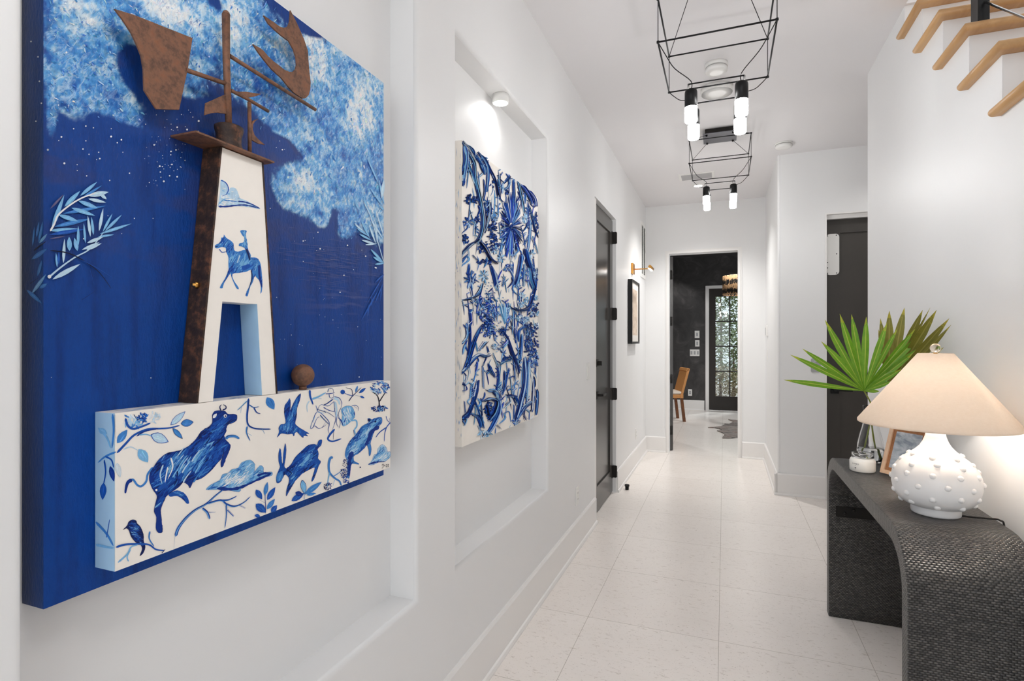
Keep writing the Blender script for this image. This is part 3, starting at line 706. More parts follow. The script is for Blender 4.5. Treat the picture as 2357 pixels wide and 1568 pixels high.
    for x, y in ((475, 1108), (580, 1085), (370, 1178), (347, 1210), (645, 1100), (798, 1108), (797, 1175), (885, 1203), (850, 1228), (580, 1212), (555, 1283), (607, 1328), (690, 1310), (700, 1365), (672, 1373), (898, 1310), (505, 1417), (395, 1405), (506, 1467),
                 (587, 1513), (785, 1552), (955, 1490), (1167, 1247), (1365, 1095), (1450, 1115), (1500, 1008), (1550, 1042), (1545, 1132), (1312, 1303), (1310, 1332), (1355, 1290), (1193, 1392), (1215, 1430), (1238, 1433), (1320, 1415), (1220, 1480), (1300, 1512), (1225, 1525), (1365, 1520), (1432, 1380), (1250, 1560), (345, 905), (413, 452), (1480, 968), (1462, 948)):
        P.dot((40 + x / 3.733, y / 3.733), R.uniform(.9, 2.4))
    for x, y in ((246, 497), (307, 503), (278, 538), (190, 550), (350, 503), (116, 869), (696, 555), (735, 573), (730, 535), (720, 548), (862, 616), (790, 634), (812, 621), (864, 617), (798, 565), (840, 590), (825, 868), (620, 480), (642, 325), (634, 340), (653, 344), (648, 345), (781, 673), (345, 870)): P.dot((x, y), R.uniform(.8, 1.9))
    for _ in range(60): P.dot((R.uniform(330, 430), R.uniform(250, 440)), R.uniform(.4, 1.1))
    for _ in range(30): P.dot((R.uniform(620, 880), R.uniform(540, 860)), R.uniform(.4, 1))
    # the strokes that wrap on to the near edge of the canvas
    S = Paint(b, lambda x, y: onY(x, y, CY0), (0, -1, 0)); k = K(40, 380, 4.357)
    for p, q, w, c in (((155, 815), (175, 615), 20, MID), ((195, 725), (222, 565), 26, MID), ((215, 785), (258, 565), 30, MID), ((222, 785), (302, 690), 28, SKY), ((145, 948), (302, 838), 44, MID), ((205, 1115), (248, 955), 30, MID), ((148, 1290), (292, 1095), 36, SKY), ((225, 1235), (302, 1190), 38, MID), ((95, 1250), (250, 1390), 40, MID)):
        a, e = k([p, q]); S.leaf(a, e, w / 4.357, c)
    S.line(k([(170, 858), (230, 810), (292, 765)]), 3.5, 1.5, INK); S.line(k([(130, 1190), (215, 1130)]), 3.5, 1.5, INK)
    for x, y in ((120, 358), (180, 490), (192, 700), (209, 888), (162, 1043)): S.dot((40 + x / 3.733, y / 3.733), 1.9)
    S.dot((111, 345), 2.6)
cv = one('canvas', M['canvas'], canvas, art, merge=False); cv['label'] = 'deep blue canvas with white clouds, palm fronds and stars'

# painted block with blue animals
XB = -.911; BY0, BY1, BZ0, BZ1 = .585, 1.359, 1.008, 1.262
def block(b):
    b.box(CXF + .001, XB, BY0, BY1, BZ0, BZ1, 0)
    P = Paint(b, lambda x, y: onX(x, y, XB), (1, 0, 0), 2); k6, k7, k3 = K(210, 900, 3.6457), K(540, 860, 4.611), K(180, 850, 3.136)
    BL = [NAVY, DEEP, BLUE, BLUE, MID, SKY]; LT = [BLUE, MID, SKY, SKY, PALE, WHITE]
    b.face([(CXF + .001, BY0 - .0003, BZ0), (XB, BY0 - .0003, BZ0), (XB, BY0 - .0003, BZ1), (CXF + .001, BY0 - .0003, BZ1)], 1)
    # flower, branch and leaves at the near end
    P.dabs(k6([(345, 255)])[0], 20, 17, 40, 7, [PALE, SKY, MID, WHITE]); P.dabs(k6([(430, 220)])[0], 11, 10, 26, 6, [BLUE, MID, DEEP]); P.dabs(k6([(530, 220)])[0], 12, 12, 16, 6, [PALE, WHITE, (214, 226, 236)])
    P.line(k6([(285, 230), (305, 290), (350, 318), (420, 300), (495, 270)]), 6, 4, BLUE); P.line(k6([(355, 195), (385, 240), (420, 225)]), 1.6, 1, NAVY)
    P.line(k6([(215, 520), (290, 440), (360, 370), (470, 322), (580, 316), (660, 310), (740, 290)]), 5.5, 3, BLUE); P.line(k6([(380, 380), (450, 338), (560, 316)]), 3.6, 3, DEEP); P.line(k6([(400, 370), (460, 365), (520, 385)]), 3, 2, SKY); P.line(k6([(270, 490), (330, 470), (390, 500)]), 3, 1.5, PALE)
    for p, q, w, c, e in (((670, 282), (782, 178), 48, PALE, BLUE), ((755, 275), (852, 262), 56, MID, DEEP), ((685, 318), (762, 398), 38, MID, NAVY), ((505, 370), (640, 425), 76, PALE, BLUE), ((215, 438), (302, 325), 62, MID, None), ((395, 490), (475, 600), 84, SKY, None), ((215, 610), (240, 720), 40, (214, 224, 232), PALE)):
        a, z = k6([p, q]); P.leaf(a, z, w / 3.6457, c, None, e)
    # bull
    bull = k6([(1015, 235), (1014, 200), (1032, 172), (1060, 165), (1085, 165), (1120, 170), (1145, 195), (1195, 195), (1220, 205), (1218, 245), (1185, 268), (1150, 280), (1135, 300), (1130, 340), (1115, 370), (1125, 410), (1165, 450), (1160, 490), (1132, 560), (1110, 620), (1090, 640), (1085, 600), (1105, 540), (1112, 490), (1095, 560), (1060, 600), (1020, 650), (980, 690), (920, 735), (860, 755), (840, 790), (825, 815), (810, 790), (770, 765), (740, 800), (700, 830), (650, 862), (620, 900), (592, 960), (580, 1010), (590, 1090), (595, 1182), (560, 1190), (540, 1150), (545, 1060), (525, 1010), (540, 930), (550, 880), (510, 820), (485, 750), (490, 690), (520, 640), (570, 570), (640, 520), (740, 500), (820, 460), (880, 400), (920, 340), (985, 300), (1012, 270)])
    P.figure(bull, BL, -.75, 330, 30, 5, NAVY, 2.4, DEEP)
    for t in range(40):
        x, y = R.uniform(640, 900), R.uniform(520, 720)
        if inside(k6([(x, y)])[0], bull): P.line(k6([(x, y + 50), (x + 30, y), (x + 70, y - 50)]), 4, 1.5, R.choice([SKY, MID, PALE, MID]))
    for pts, c in (([(600, 620), (575, 700), (590, 780)], PALE), ([(640, 640), (625, 710), (615, 770)], WHITE), ([(665, 560), (680, 640), (640, 740)], WHITE), ([(720, 670), (715, 740), (690, 800)], NAVY), ([(700, 700), (730, 760), (700, 810)], DEEP)): P.line(k6(pts), 4.2, 1.6, c)
    P.line(k6([(1085, 165), (1076, 135), (1090, 114)]), 3, 1.2, NAVY); P.line(k6([(1100, 160), (1126, 148), (1126, 128), (1104, 114)]), 3.4, 1.2, NAVY); a, z = k6([(1018, 228), (1050, 190)]); P.leaf(a, z, 7, WHITE, PALE, NAVY); P.dot(k6([(1122, 210)])[0], 4, WHITE); P.dot(k6([(1124, 212)])[0], 2, NAVY); P.dot(k6([(543, 832)])[0], 2.6)
    P.line(k6([(1125, 402), (1150, 382), (1200, 380), (1240, 400)]), 7, 5, MID); P.line(k6([(1128, 392), (1152, 374), (1210, 370)]), 1.6, 1, NAVY)
    P.figure(k6([(650, 862), (720, 835), (780, 860), (810, 900), (820, 942), (800, 946), (770, 912), (720, 882), (660, 888)]), BL, .5, 30, 14, 4, None)
    P.line(k6([(515, 640), (472, 700), (460, 760), (420, 800), (385, 790), (350, 745), (318, 755)]), 4.5, 5, MID); P.line(k6([(340, 745), (305, 770), (290, 820), (284, 860)]), 9, 4, DEEP)
    # clouds, branches, birds
    P.figure(k3([(920, 870), (960, 832), (1020, 800), (1040, 760), (1080, 750), (1110, 722), (1150, 715), (1180, 672), (1240, 655), (1275, 690), (1270, 740), (1310, 695), (1335, 710), (1338, 745), (1395, 742), (1395, 768), (1330, 785), (1250, 822), (1180, 852), (1160, 885), (1060, 870), (1000, 868)]), LT, -.6, 130, 22, 4, BLUE, 1.6, SKY)
    for pts in ([(1000, 860), (1100, 866), (1180, 850), (1300, 795), (1390, 755)], [(1290, 770), (1340, 752), (1392, 752)]): P.line(k3(pts), 7, 4, DEEP, jit=.5)
    br = [([(705, 1220), (730, 1150), (790, 1070), (870, 1000), (960, 950), (1040, 880), (1105, 828)], 7, 3), ([(960, 950), (1080, 918), (1130, 950), (1200, 970), (1276, 938), (1330, 890)], 4.6, 2), ([(1130, 950), (1132, 1040), (1118, 1150)], 4, 1.5), ([(1140, 1000), (1192, 1052)], 5, 4), ([(930, 985), (970, 1020), (992, 1075)], 5, 5), ([(970, 1020), (1040, 1018)], 3, 1), ([(1080, 920), (1150, 915), (1218, 884)], 3, 1.4), ([(1230, 955), (1290, 985)], 3, 2)]
    for p, w0, w1 in br: P.line(k6(p), w0, w1, BLUE); P.line(k6([(x + 4, y - 6) for x, y in p]), w0 * .35, w1 * .3, DEEP); P.line(k6([(x - 2, y + 5) for x, y in p]), w0 * .25, w1 * .3, SKY)
    P.figure(k6([(265, 1165), (300, 1130), (312, 1098), (345, 1080), (375, 1090), (382, 1112), (410, 1140), (435, 1200), (440, 1260), (452, 1310), (435, 1360), (405, 1385), (425, 1330), (415, 1295), (370, 1270), (332, 1222), (316, 1175), (296, 1152)]), [NAVY, NAVY, DEEP, BLUE, SKY], .3, 80, 12, 3, INK, 1.6, NAVY)
    for p, w, c in (([(205, 1312), (280, 1290), (380, 1285), (480, 1290), (540, 1330), (612, 1340)], 5, BLUE), ([(490, 1178), (485, 1240), (525, 1305)], 4, MID), ([(222, 1440), (300, 1370), (332, 1310), (392, 1290)], 4, SKY), ([(310, 1432), (300, 1390), (330, 1330)], 3, SKY), ([(590, 1362), (618, 1330)], 5, NAVY), ([(700, 1225), (690, 1330)], 3, (206, 214, 224))): P.line(k6(p), w, w * .6, c)
    for p, w, c in (([(30, 262), (140, 258)], 3, DEEP), ([(145, 265), (140, 350), (130, 450), (140, 540), (200, 580), (290, 590), (380, 590)], 5, BLUE), ([(130, 290), (70, 350), (25, 390)], 3, SKY), ([(70, 350), (60, 420)], 2, SKY), ([(150, 330), (200, 360), (255, 352)], 3, MID), ([(200, 360), (230, 410), (270, 428)], 3.5, BLUE), ([(130, 560), (125, 630), (160, 712)], 4, MID), ([(125, 630), (180, 660)], 2, SKY), ([(290, 590), (315, 640)], 3, SKY)): P.line(k7(p), w, w * .5, c); P.line(k7([(x + 4, y) for x, y in p]), w * .3, w * .2, NAVY)
    a, z = k7([(340, 252), (418, 382)]); P.leaf(a, z, 19, MID, BLUE)
    P.figure(k7([(448, 678), (470, 620), (465, 580), (490, 540), (540, 525), (525, 420), (530, 340), (560, 300), (585, 262), (592, 330), (588, 390), (620, 320), (660, 250), (700, 212), (690, 280), (660, 370), (655, 460), (640, 530), (665, 560), (700, 585), (790, 635), (755, 640), (775, 665), (730, 660), (725, 682), (690, 650), (660, 620), (640, 630), (625, 666), (610, 640), (560, 645), (500, 635), (475, 650)]), [NAVY, DEEP, BLUE, MID, MID, SKY], -1.2, 120, 14, 3, NAVY, 1.6, BLUE)
    for p, w, c in (([(795, 175), (800, 240), (820, 300), (830, 330)], 5, BLUE), ([(820, 270), (880, 250), (965, 203)], 5, SKY), ([(850, 260), (920, 266)], 3, SKY), ([(790, 290), (765, 340), (770, 412)], 3, PALE)): P.line(k7(p), w, w * .5, c)
    # rider and horse
    P.figure(k7([(1130, 380), (1180, 345), (1240, 350), (1270, 400), (1275, 460), (1240, 500), (1200, 540), (1150, 560), (1130, 520), (1140, 450)]), LT, 1.2, 50, 14, 3, DEEP, 1.3, SKY)
    for p, w in (([(985, 197), (1000, 160), (1040, 165), (1050, 200)], 1.5), ([(962, 216), (1010, 214), (1062, 203)], 2.4), ([(1002, 220), (1008, 252), (1030, 262), (1048, 245), (1050, 215)], 1.4), ([(1055, 245), (1110, 260), (1135, 310), (1130, 360)], 1.8), ([(1045, 270), (980, 318), (940, 335)], 3.4), ([(1050, 300), (990, 345), (920, 330), (890, 360), (872, 400)], 1.4), ([(1050, 290), (1060, 380), (1070, 480), (1040, 592)], 1.6), ([(1130, 360), (1100, 430), (1120, 520), (1105, 582)], 1.6), ([(1090, 430), (1080, 520), (1100, 570)], 1.3), ([(940, 360), (1000, 390), (1055, 402), (1062, 370)], 2), ([(945, 395), (965, 415)], 6), ([(860, 338), (876, 400), (850, 440), (805, 570), (826, 575), (870, 480), (902, 458)], 1.7), ([(825, 575), (850, 555), (890, 582), (930, 572), (972, 540)], 1.5), ([(930, 572), (966, 512)], 1.5), ([(885, 400), (935, 440), (1000, 520), (990, 600), (1012, 652)], 1.7), ([(870, 380), (940, 402), (1000, 420), (1060, 462)], 1.3), ([(905, 440), (950, 490), (1000, 540)], 3), ([(1240, 345), (1280, 335), (1312, 360), (1310, 396)], 1.5), ([(1268, 347), (1300, 372)], 1.4), ([(1100, 470), (1130, 500), (1150, 550)], 3)): P.line(k7(p), w * .8, w * .45, R.choice([NAVY, DEEP, DEEP])); P.line(k7([(x + R.uniform(-5, 5), y + R.uniform(-5, 5)) for x, y in p]), w * .4, w * .2, R.choice([BLUE, MID]))
    for p, w, c in (([(1050, 260), (1095, 280), (1115, 330)], 6, PALE), ([(1065, 300), (1080, 380), (1075, 470)], 5, PALE), ([(1228, 500), (1288, 500), (1295, 560), (1270, 600), (1285, 650)], 4, SKY), ([(1262, 600), (1268, 652)], 4, DEEP), ([(1060, 590), (1005, 655), (990, 700), (1040, 720), (1130, 692)], 5, BLUE), ([(1050, 620), (1045, 700)], 3, NAVY), ([(880, 410), (950, 420)], 3, SKY), ([(850, 460), (830, 520)], 3, SKY), ([(1160, 520), (1180, 470)], 8, BLUE)): P.line(k7(p), w, w * .6, c)
    for p, w, c in (([(1210, 295), (1240, 250), (1290, 200), (1342, 148)], 2, NAVY), ([(1262, 240), (1190, 220), (1150, 195)], 1.6, BLUE), ([(1250, 235), (1240, 170), (1178, 150)], 1.6, NAVY), ([(1270, 225), (1330, 245)], 1.6, MID)): P.line(k7(p), w, w * .6, c)
    P.dot(k7([(1145, 196)])[0], 5.5, BLUE)
    for p, q, w, c in (((1280, 200), (1306, 128), 22, MID), ((1318, 208), (1392, 152), 30, BLUE), ((1330, 240), (1378, 262), 22, BLUE)): a, z = k7([p, q]); P.leaf(a, z, w / 4.611, c)
    for p, w in (([(1535, 355), (1530, 290), (1510, 232), (1455, 190)], 3), ([(1534, 300), (1572, 240), (1602, 200)], 2.6), ([(1520, 260), (1500, 180)], 1.6)): P.line(k7(p), w, w * .6, INK)
    P.dabs(k7([(1540, 150)])[0], 22, 14, 80, 4, [BLUE, MID, SKY, DEEP, PALE]); P.dabs(k7([(1530, 372)])[0], 19, 6, 46, 4, [DEEP, NAVY, BLUE, SKY])
    # otter, mound, rabbit, plants
    P.figure(k7([(1556, 465), (1562, 520), (1530, 560), (1480, 620), (1455, 690), (1440, 740), (1450, 800), (1440, 862), (1425, 872), (1420, 810), (1400, 760), (1370, 800), (1310, 850), (1260, 880), (1270, 930), (1315, 955), (1310, 966), (1260, 955), (1235, 970), (1225, 1040), (1215, 1110), (1195, 1100), (1195, 1000), (1190, 920), (1170, 870), (1180, 800), (1220, 720), (1290, 640), (1350, 560), (1420, 520), (1410, 480), (1430, 475), (1455, 490), (1480, 475)]), [DEEP, BLUE, MID, SKY, SKY, PALE], -.85, 170, 22, 4, DEEP, 1.6, MID)
    for p in ([(1530, 560), (1450, 620), (1420, 700), (1380, 760)], [(1250, 830), (1220, 900), (1215, 1000), (1210, 1090)]): P.line(k7(p), 10, 5, DEEP, jit=.3)
    P.dot(k7([(1492, 510)])[0], 2.2, NAVY); P.dot(k7([(1425, 495)])[0], 3.4, NAVY)
    P.figure(k7([(1415, 970), (1450, 930), (1480, 862), (1510, 850), (1520, 792), (1570, 750), (1610, 790), (1622, 830), (1650, 830), (1652, 880), (1600, 930), (1540, 932), (1480, 966)]), LT, -.9, 60, 16, 4, BLUE, 1.6, PALE); P.line(k7([(1420, 965), (1500, 940), (1600, 935)]), 4, 2, DEEP, jit=.5)
    for p, w in (([(1652, 520), (1612, 570), (1592, 640), (1586, 722)], 2.4), ([(1612, 570), (1540, 622), (1495, 680)], 2.6), ([(1605, 450), (1622, 500), (1650, 520)], 1.6), ([(1640, 470), (1646, 520)], 1.4)): P.line(k7(p), w, w * .6, BLUE)
    P.figure(k7([(445, 1160), (440, 1100), (460, 1040), (480, 990), (465, 930), (465, 850), (480, 790), (495, 850), (498, 940), (510, 950), (515, 850), (535, 742), (546, 810), (535, 920), (525, 980), (545, 1010), (600, 960), (640, 890), (710, 820), (780, 760), (850, 750), (870, 770), (890, 712), (925, 705), (916, 760), (880, 800), (890, 860), (880, 900), (912, 935), (890, 980), (870, 1040), (835, 1130), (815, 1146), (820, 1110), (850, 1000), (790, 1020), (720, 1060), (650, 1130), (610, 1190), (570, 1260), (545, 1302), (550, 1230), (575, 1150), (570, 1100), (530, 1070), (500, 1130), (470, 1160)]), BL, -.7, 190, 18, 4, NAVY, 1.8, BLUE)
    a, z = k7([(452, 1150), (500, 1030)]); P.leaf(a, z, 15, MID, SKY); P.line(k7([(548, 1015), (600, 1060), (560, 1100)]), 3, 1, NAVY)
    for p, w, c in (([(1040, 890), (1012, 900), (996, 970), (1006, 1050), (1060, 1110), (1110, 1142), (1130, 1190)], 6, MID), ([(1005, 1050), (990, 1130), (980, 1210)], 3, SKY), ([(1050, 1090), (1110, 1050), (1150, 1010)], 2, MID), ([(1060, 1130), (1042, 1190)], 3, SKY)): P.line(k7(p), w, w * .5, c)
    P.dabs(k7([(985, 1195)])[0], 9, 8, 22, 3, [NAVY, DEEP]); P.dabs(k7([(1165, 1060)])[0], 11, 11, 50, 2.6, [DEEP, NAVY, BLUE]); P.dabs(k7([(1180, 1145)])[0], 9, 5, 22, 2.6, [DEEP, BLUE]); P.dabs(k7([(1175, 960)])[0], 7, 12, 26, 2.2, [DEEP, NAVY]); P.dot(k7([(1330, 995)])[0], 1.8, NAVY)
    P.line(k7([(325, 1485), (325, 1390), (320, 1300), (340, 1170)]), 1.6, 1, DEEP); P.line(k7([(320, 1375), (260, 1340)]), 1.4, 1, DEEP); P.line(k7([(735, 1335), (735, 1260)]), 3.4, 2, MID); P.line(k7([(735, 1290), (820, 1240)]), 2, 1, MID)
    for p, q, w, c in (((315, 1295), (346, 1150), 46, MID), ((222, 1232), (288, 1335), 62, BLUE), ((342, 1342), (428, 1205), 58, BLUE), ((338, 1440), (424, 1330), 50, MID), ((222, 1385), (328, 1475), 84, BLUE), ((385, 1472), (446, 1398), 56, BLUE), ((210, 1505), (268, 1515), 40, BLUE), ((600, 1352), (735, 1268), 62, BLUE), ((715, 1135), (742, 1272), 54, SKY), ((740, 1282), (922, 1148), 58, MID), ((760, 1290), (862, 1270), 30, MID), ((640, 1262), (722, 1292), 56, DEEP)): a, z = k7([p, q]); P.leaf(a, z, w / 4.611, c, None, DEEP if c == SKY else None)
    # small painter's mark at the far corner
    for p in ([(1558, 975), (1575, 962), (1570, 1000), (1556, 1005)], [(1582, 985), (1590, 970), (1596, 985)], [(1602, 968), (1614, 966), (1604, 990), (1618, 988)], [(1622, 962), (1632, 966), (1622, 976), (1632, 984), (1620, 992)]): P.line(k7(p), 1, .7, INK)
    # paint on the top and on the near end of the block
    T = Paint(b, lambda x, y: onZ(x, y, BZ1), (0, 0, 1), 2)
    for _ in range(90):
        y = R.uniform(BY0, BY1 - .05); x = R.uniform(CXF + .006, XB - .004); l = R.uniform(.01, .06); w = R.uniform(.0006, .002); o = T.lift().z
        b.face([(x, y, BZ1 + o), (x + w, y + l * .5, BZ1 + o), (x, y + l, BZ1 + o), (x - w, y + l * .5, BZ1 + o)], 2, lin(R.choice([NAVY, BLUE, MID, SKY, WHITE, (170, 170, 172)])))
    S = Paint(b, lambda x, y: onY(x, y, BY0 - .0004), (0, -1, 0), 2, .0003)
    for p, w, c in (([(180, 195), (190, 330), (175, 480)], 6, MID), ([(60, 310), (130, 390), (165, 480)], 6, SKY), ([(208, 512), (120, 550), (58, 602)], 5, MID), ([(120, 550), (170, 580), (190, 645)], 4, BLUE), ([(110, 580), (122, 680), (105, 785)], 4, BLUE), ([(40, 1290), (120, 1308), (188, 1320)], 7, SKY), ([(40, 1100), (130, 1200), (186, 1300)], 6, MID), ([(130, 1230), (155, 1080)], 6, BLUE), ([(200, 200), (206, 400)], 1.6, NAVY)): S.line(k6(p), w, w * .6, c)
    for p, q, w, c in (((160, 630), (192, 762), 44, DEEP), ((105, 770), (96, 915), 56, BLUE), ((62, 320), (135, 360), 50, SKY)): a, z = k6([p, q]); S.leaf(a, z, w / 3.6457, c)
bk = one('painted_block', [M['offwhite'], M['paleblue'], M['paint']], block, art, merge=False); bk['label'] = 'white block with blue bull, rabbit, birds and rider'

# lighthouse shaped tower
XT = -.911
def tower(b):
    o = [(.733, BZ1 + .001), (.765, BZ1 + .001), (.786, 1.455), (.871, 1.455), (.884, BZ1 + .001), (.922, BZ1 + .001), (.883, 1.755), (.785, 1.755)]
    f = [Vector((XT, y, z)) for y, z in o]; d = Vector((CXF + .001 - XT, 0, 0)); b.face(f, 0); g = [p + d for p in f]; b.face(g[::-1], 0)
    for i in range(8):
        j = (i + 1) % 8; b.face([f[i], g[i], g[j], f[j]], 1 if i in (1, 3) else 0)
    P = Paint(b, lambda x, y: onX(x, y, XT), (1, 0, 0), 2); k = K(430, 380, 4.612); LT = [BLUE, MID, SKY, SKY, PALE, WHITE]
    P.figure(k([(330, 440), (335, 400), (352, 290), (358, 162), (400, 172), (440, 230), (440, 300), (460, 242), (520, 250), (555, 330), (560, 352), (640, 382), (775, 460), (750, 466), (680, 450), (600, 440), (480, 440), (400, 450)]), [SKY, PALE, PALE, WHITE, WHITE], .15, 70, 18, 4, None, 1, PALE)
    for p, w, c in (([(358, 160), (412, 190), (440, 250), (420, 308), (375, 328)], 2.6, BLUE), ([(335, 440), (420, 440), (560, 425), (650, 430), (775, 462)], 4, DEEP), ([(540, 385), (620, 395), (700, 422), (770, 458)], 3.6, DEEP), ([(380, 370), (460, 380), (540, 390)], 3, MID), ([(540, 360), (560, 338)], 1.6, DEEP), ([(340, 410), (400, 360), (470, 350)], 3, SKY)): P.line(k(p), w, w * .5, c, jit=.3)
    P.figure(k([(300, 880), (300, 850), (340, 830), (360, 800), (365, 770), (390, 770), (392, 738), (420, 775), (460, 800), (490, 830), (500, 900), (540, 920), (620, 900), (640, 960), (670, 980), (740, 985), (775, 1030), (790, 1100), (802, 1250), (795, 1340), (780, 1366), (785, 1300), (770, 1230), (735, 1190), (720, 1170), (700, 1240), (670, 1300), (645, 1390), (625, 1390), (625, 1370), (660, 1290), (680, 1220), (680, 1110), (640, 1130), (560, 1145), (500, 1150), (480, 1170), (500, 1230), (548, 1300), (545, 1322), (520, 1300), (480, 1210), (460, 1150), (440, 1180), (385, 1270), (380, 1306), (350, 1306), (360, 1275), (400, 1210), (440, 1120), (440, 1050), (440, 980), (415, 920), (410, 880), (370, 870), (330, 884)]), [DEEP, BLUE, MID, MID, SKY, SKY], -1, 150, 18, 4, None, 1, MID)
    for p, w, c in (([(340, 890), (370, 925), (415, 920)], 2, BLUE), ([(300, 870), (330, 860)], 6, NAVY), ([(630, 890), (655, 960), (665, 1010)], 5, NAVY), ([(765, 1060), (770, 1180), (795, 1300)], 6, DEEP), ([(580, 1100), (640, 1080), (670, 1060)], 12, BLUE), ([(680, 1110), (690, 1200), (650, 1330)], 2.4, NAVY), ([(490, 830), (500, 900)], 2, DEEP), ([(560, 960), (530, 1040)], 10, PALE), ([(620, 940), (600, 1040)], 9, SKY), ([(690, 1000), (760, 1000)], 4, DEEP)): P.line(k(p), w, w * .6, c)
    P.figure(k([(565, 700), (600, 690), (635, 700), (625, 740), (642, 830), (650, 900), (680, 960), (660, 1000), (640, 960), (620, 890), (580, 865), (550, 860), (560, 830), (600, 820), (610, 770), (590, 750)]), [BLUE, MID, SKY, DEEP], 1.3, 40, 10, 3, None, 1, MID)
tw = one('tower', [M['offwhite'], M['paleblue'], M['paint']], tower, art, merge=False); tw['label'] = 'white tapered tower with blue rider and open arch'
def strip(b, s):
    y0, y1, t = (.733, .785, -.004) if s < 0 else (.922, .883, .004)
    b.prism([(XT + .001, y0, BZ1 + .001), (XT + .001, y1, 1.755), (XT + .001, y1 + t, 1.755), (XT + .001, y0 + t, BZ1 + .001)], (CXF + .002 - XT, 0, 0))
one('side_strip', M['rust_dark'], lambda b: strip(b, -1), art)
one('side_strip', M['rust_dark'], lambda b: strip(b, 1), art)
def hexnut(b):
    c = onY(459, 657, .757); c = Vector((-.935, .757, c.z)); y = .733 + (.785 - .733) * (c.z - BZ1) / (1.755 - BZ1) - .004
    b.lathe([(.0066, y), (.0066, y - .007), (.0035, y - .008), (.0035, y - .012), (0, y - .012)], (c.x, 0, c.z), 6, axis='y')
one('hex_nut', M['brass'], hexnut, art)
one('cap_plate', M['rust'], lambda b: b.box(CXF + .001, -.893, .715, .9, 1.757, 1.7605), art)
XV = -.925
kv, kb, k1 = K(420, 10, 4.125), K(560, 0, 4.612), K(40, 0, 3.733)
V = lambda k, pts, x=XV: [onX(*p, x) for p in k(pts)]
def pot(b):
    c = onX(527, 345, XV); b.lathe([(.0245, 1.761), (.0255, 1.765), (.0225, 1.775), (.0235, 1.79), (.0265, 1.8), (.0265, 1.806), (.023, 1.808), (0, 1.808)], (XV, c.y, 0), 28)
one('collar', M['rust_dark'], pot, art)
yp = onX(523, 280, XV).y
def post(b):
    b.tube([(XV, onX(527, 300, XV).y, 1.8), (XV, onX(521, 140, XV).y, onX(521, 140, XV).z), (XV, onX(520, 34, XV).y, onX(520, 34, XV).z)], .0062, 14, r1=.0076)
    b.lathe([(.0076, 0), (.006, .005), (.0025, .008), (0, .0085)], V(kv, [(415, 98)])[0], 14)
one('vane_post', M['rust'], post, art)
one('vane_arm', M['rust'], lambda b: b.tube(V(kv, [(410, 752), (30, 622)]), .0042, 10), art)
one('vane_arm', M['rust'], lambda b: b.tube(V(kv, [(450, 490), (1262, 1000)]), .0042, 10), art)
def flat(name, pts, x=XV, t=.003, mat='rust'):
    return one(name, M[mat], lambda b: b.prism([p + Vector((t / 2, 0, 0)) for p in pts], (-t, 0, 0)), art, .0006)
flat('vane_tail', V(k1, spline([(1000, 130), (1500, 328), (1460, 590), (1385, 945)], 1) + [(1190, 940), (1085, 775), (1080, 600), (1060, 480), (1020, 380), (975, 285), (900, 170), (830, 78)]), XV, .004)
flat('crescent_head', V(kb, [(210, 163), (330, 245), (380, 282), (430, 297), (468, 282), (488, 235), (492, 170), (495, 110), (530, 180), (570, 260), (640, 420), (682, 545), (686, 640), (695, 750), (710, 880), (706, 950), (690, 1010), (660, 1042), (625, 1048), (580, 1020), (530, 985), (480, 930), (400, 830), (300, 740), (210, 630), (150, 550), (97, 470), (170, 510), (210, 540), (260, 600), (320, 655), (380, 700), (430, 740), (480, 762), (520, 765), (550, 735), (562, 690), (555, 610), (530, 530), (480, 440), (400, 380), (330, 320), (260, 250)]), XV, .004)
flat('fin', V(kv, [(415, 850), (215, 940), (205, 1055), (270, 1035), (330, 1030), (432, 1045)]), XV)
flat('fin', V(kv, [(480, 822), (540, 830), (600, 830), (660, 840), (745, 852), (700, 872), (640, 885), (600, 882), (560, 870)]), XV)
flat('fin', V(kv, [(722, 1085), (690, 1108), (668, 1140), (665, 1190), (680, 1240), (720, 1285), (780, 1335), (720, 1325), (680, 1305), (655, 1290), (652, 1140), (662, 1108)]), XV)
one('small_arm', M['rust'], lambda b: b.tube(V(kv, [(455, 815), (620, 900), (815, 1015)]), .0036, 10), art)
def post2(b): p = V(kv, [(635, 930)])[0]; q = onX(575, 352, XV); b.tube([(XV, q.y, 1.76), p], .0040, 12)
one('small_post', M['rust'], post2, art)
def ball(b):
    c = onX(697, 864, -.935); r = .0265
    b.lathe([(.009, BZ1), (.009, BZ1 + .006), (.008, c.z - r * .96)], (-.935, c.y, 0), 20)
    b.lathe([(r * math.sin(a * PI / 16), c.z - r * math.cos(a * PI / 16)) for a in range(17)], (-.935, c.y, 0), 28)
one('ball_knob', M['rust'], ball, art)

# ------------------------------------------------------------------ impasto flower painting in the second niche
AX = -.942; AY0, AY1, AZ0, AZ1 = 1.889, 2.806, .968, 2.152
flo = thing('flower_painting', ((AX + NB) / 2, 2.35, AZ0), 'off-white canvas thick with blue relief flowers and stems in the lit niche', 'painting')
def fcanvas(b):
    b.box(NB + .002, AX, AY0, AY1, AZ0, AZ1)
    S = Paint(b, lambda x, y: onY(x, y, AY0), (0, -1, 0), 1)
    for _ in range(150):
        z = R.uniform(AZ0 + .03, AZ1 - .03); x = R.uniform(NB + .03, AX - .003); l = R.uniform(.003, .022); w = R.uniform(.0004, .0014); o = S.lift().y
        b.face([(x - w, AY0 + o, z), (x, AY0 + o, z - l), (x + w, AY0 + o, z), (x, AY0 + o, z + l)], 1, lin(R.choice([(150, 170, 200), (190, 200, 212), BLUE, (206, 204, 200), SKY])))
one('canvas', [M['offwhite'], M['paint']], fcanvas, flo, merge=False)
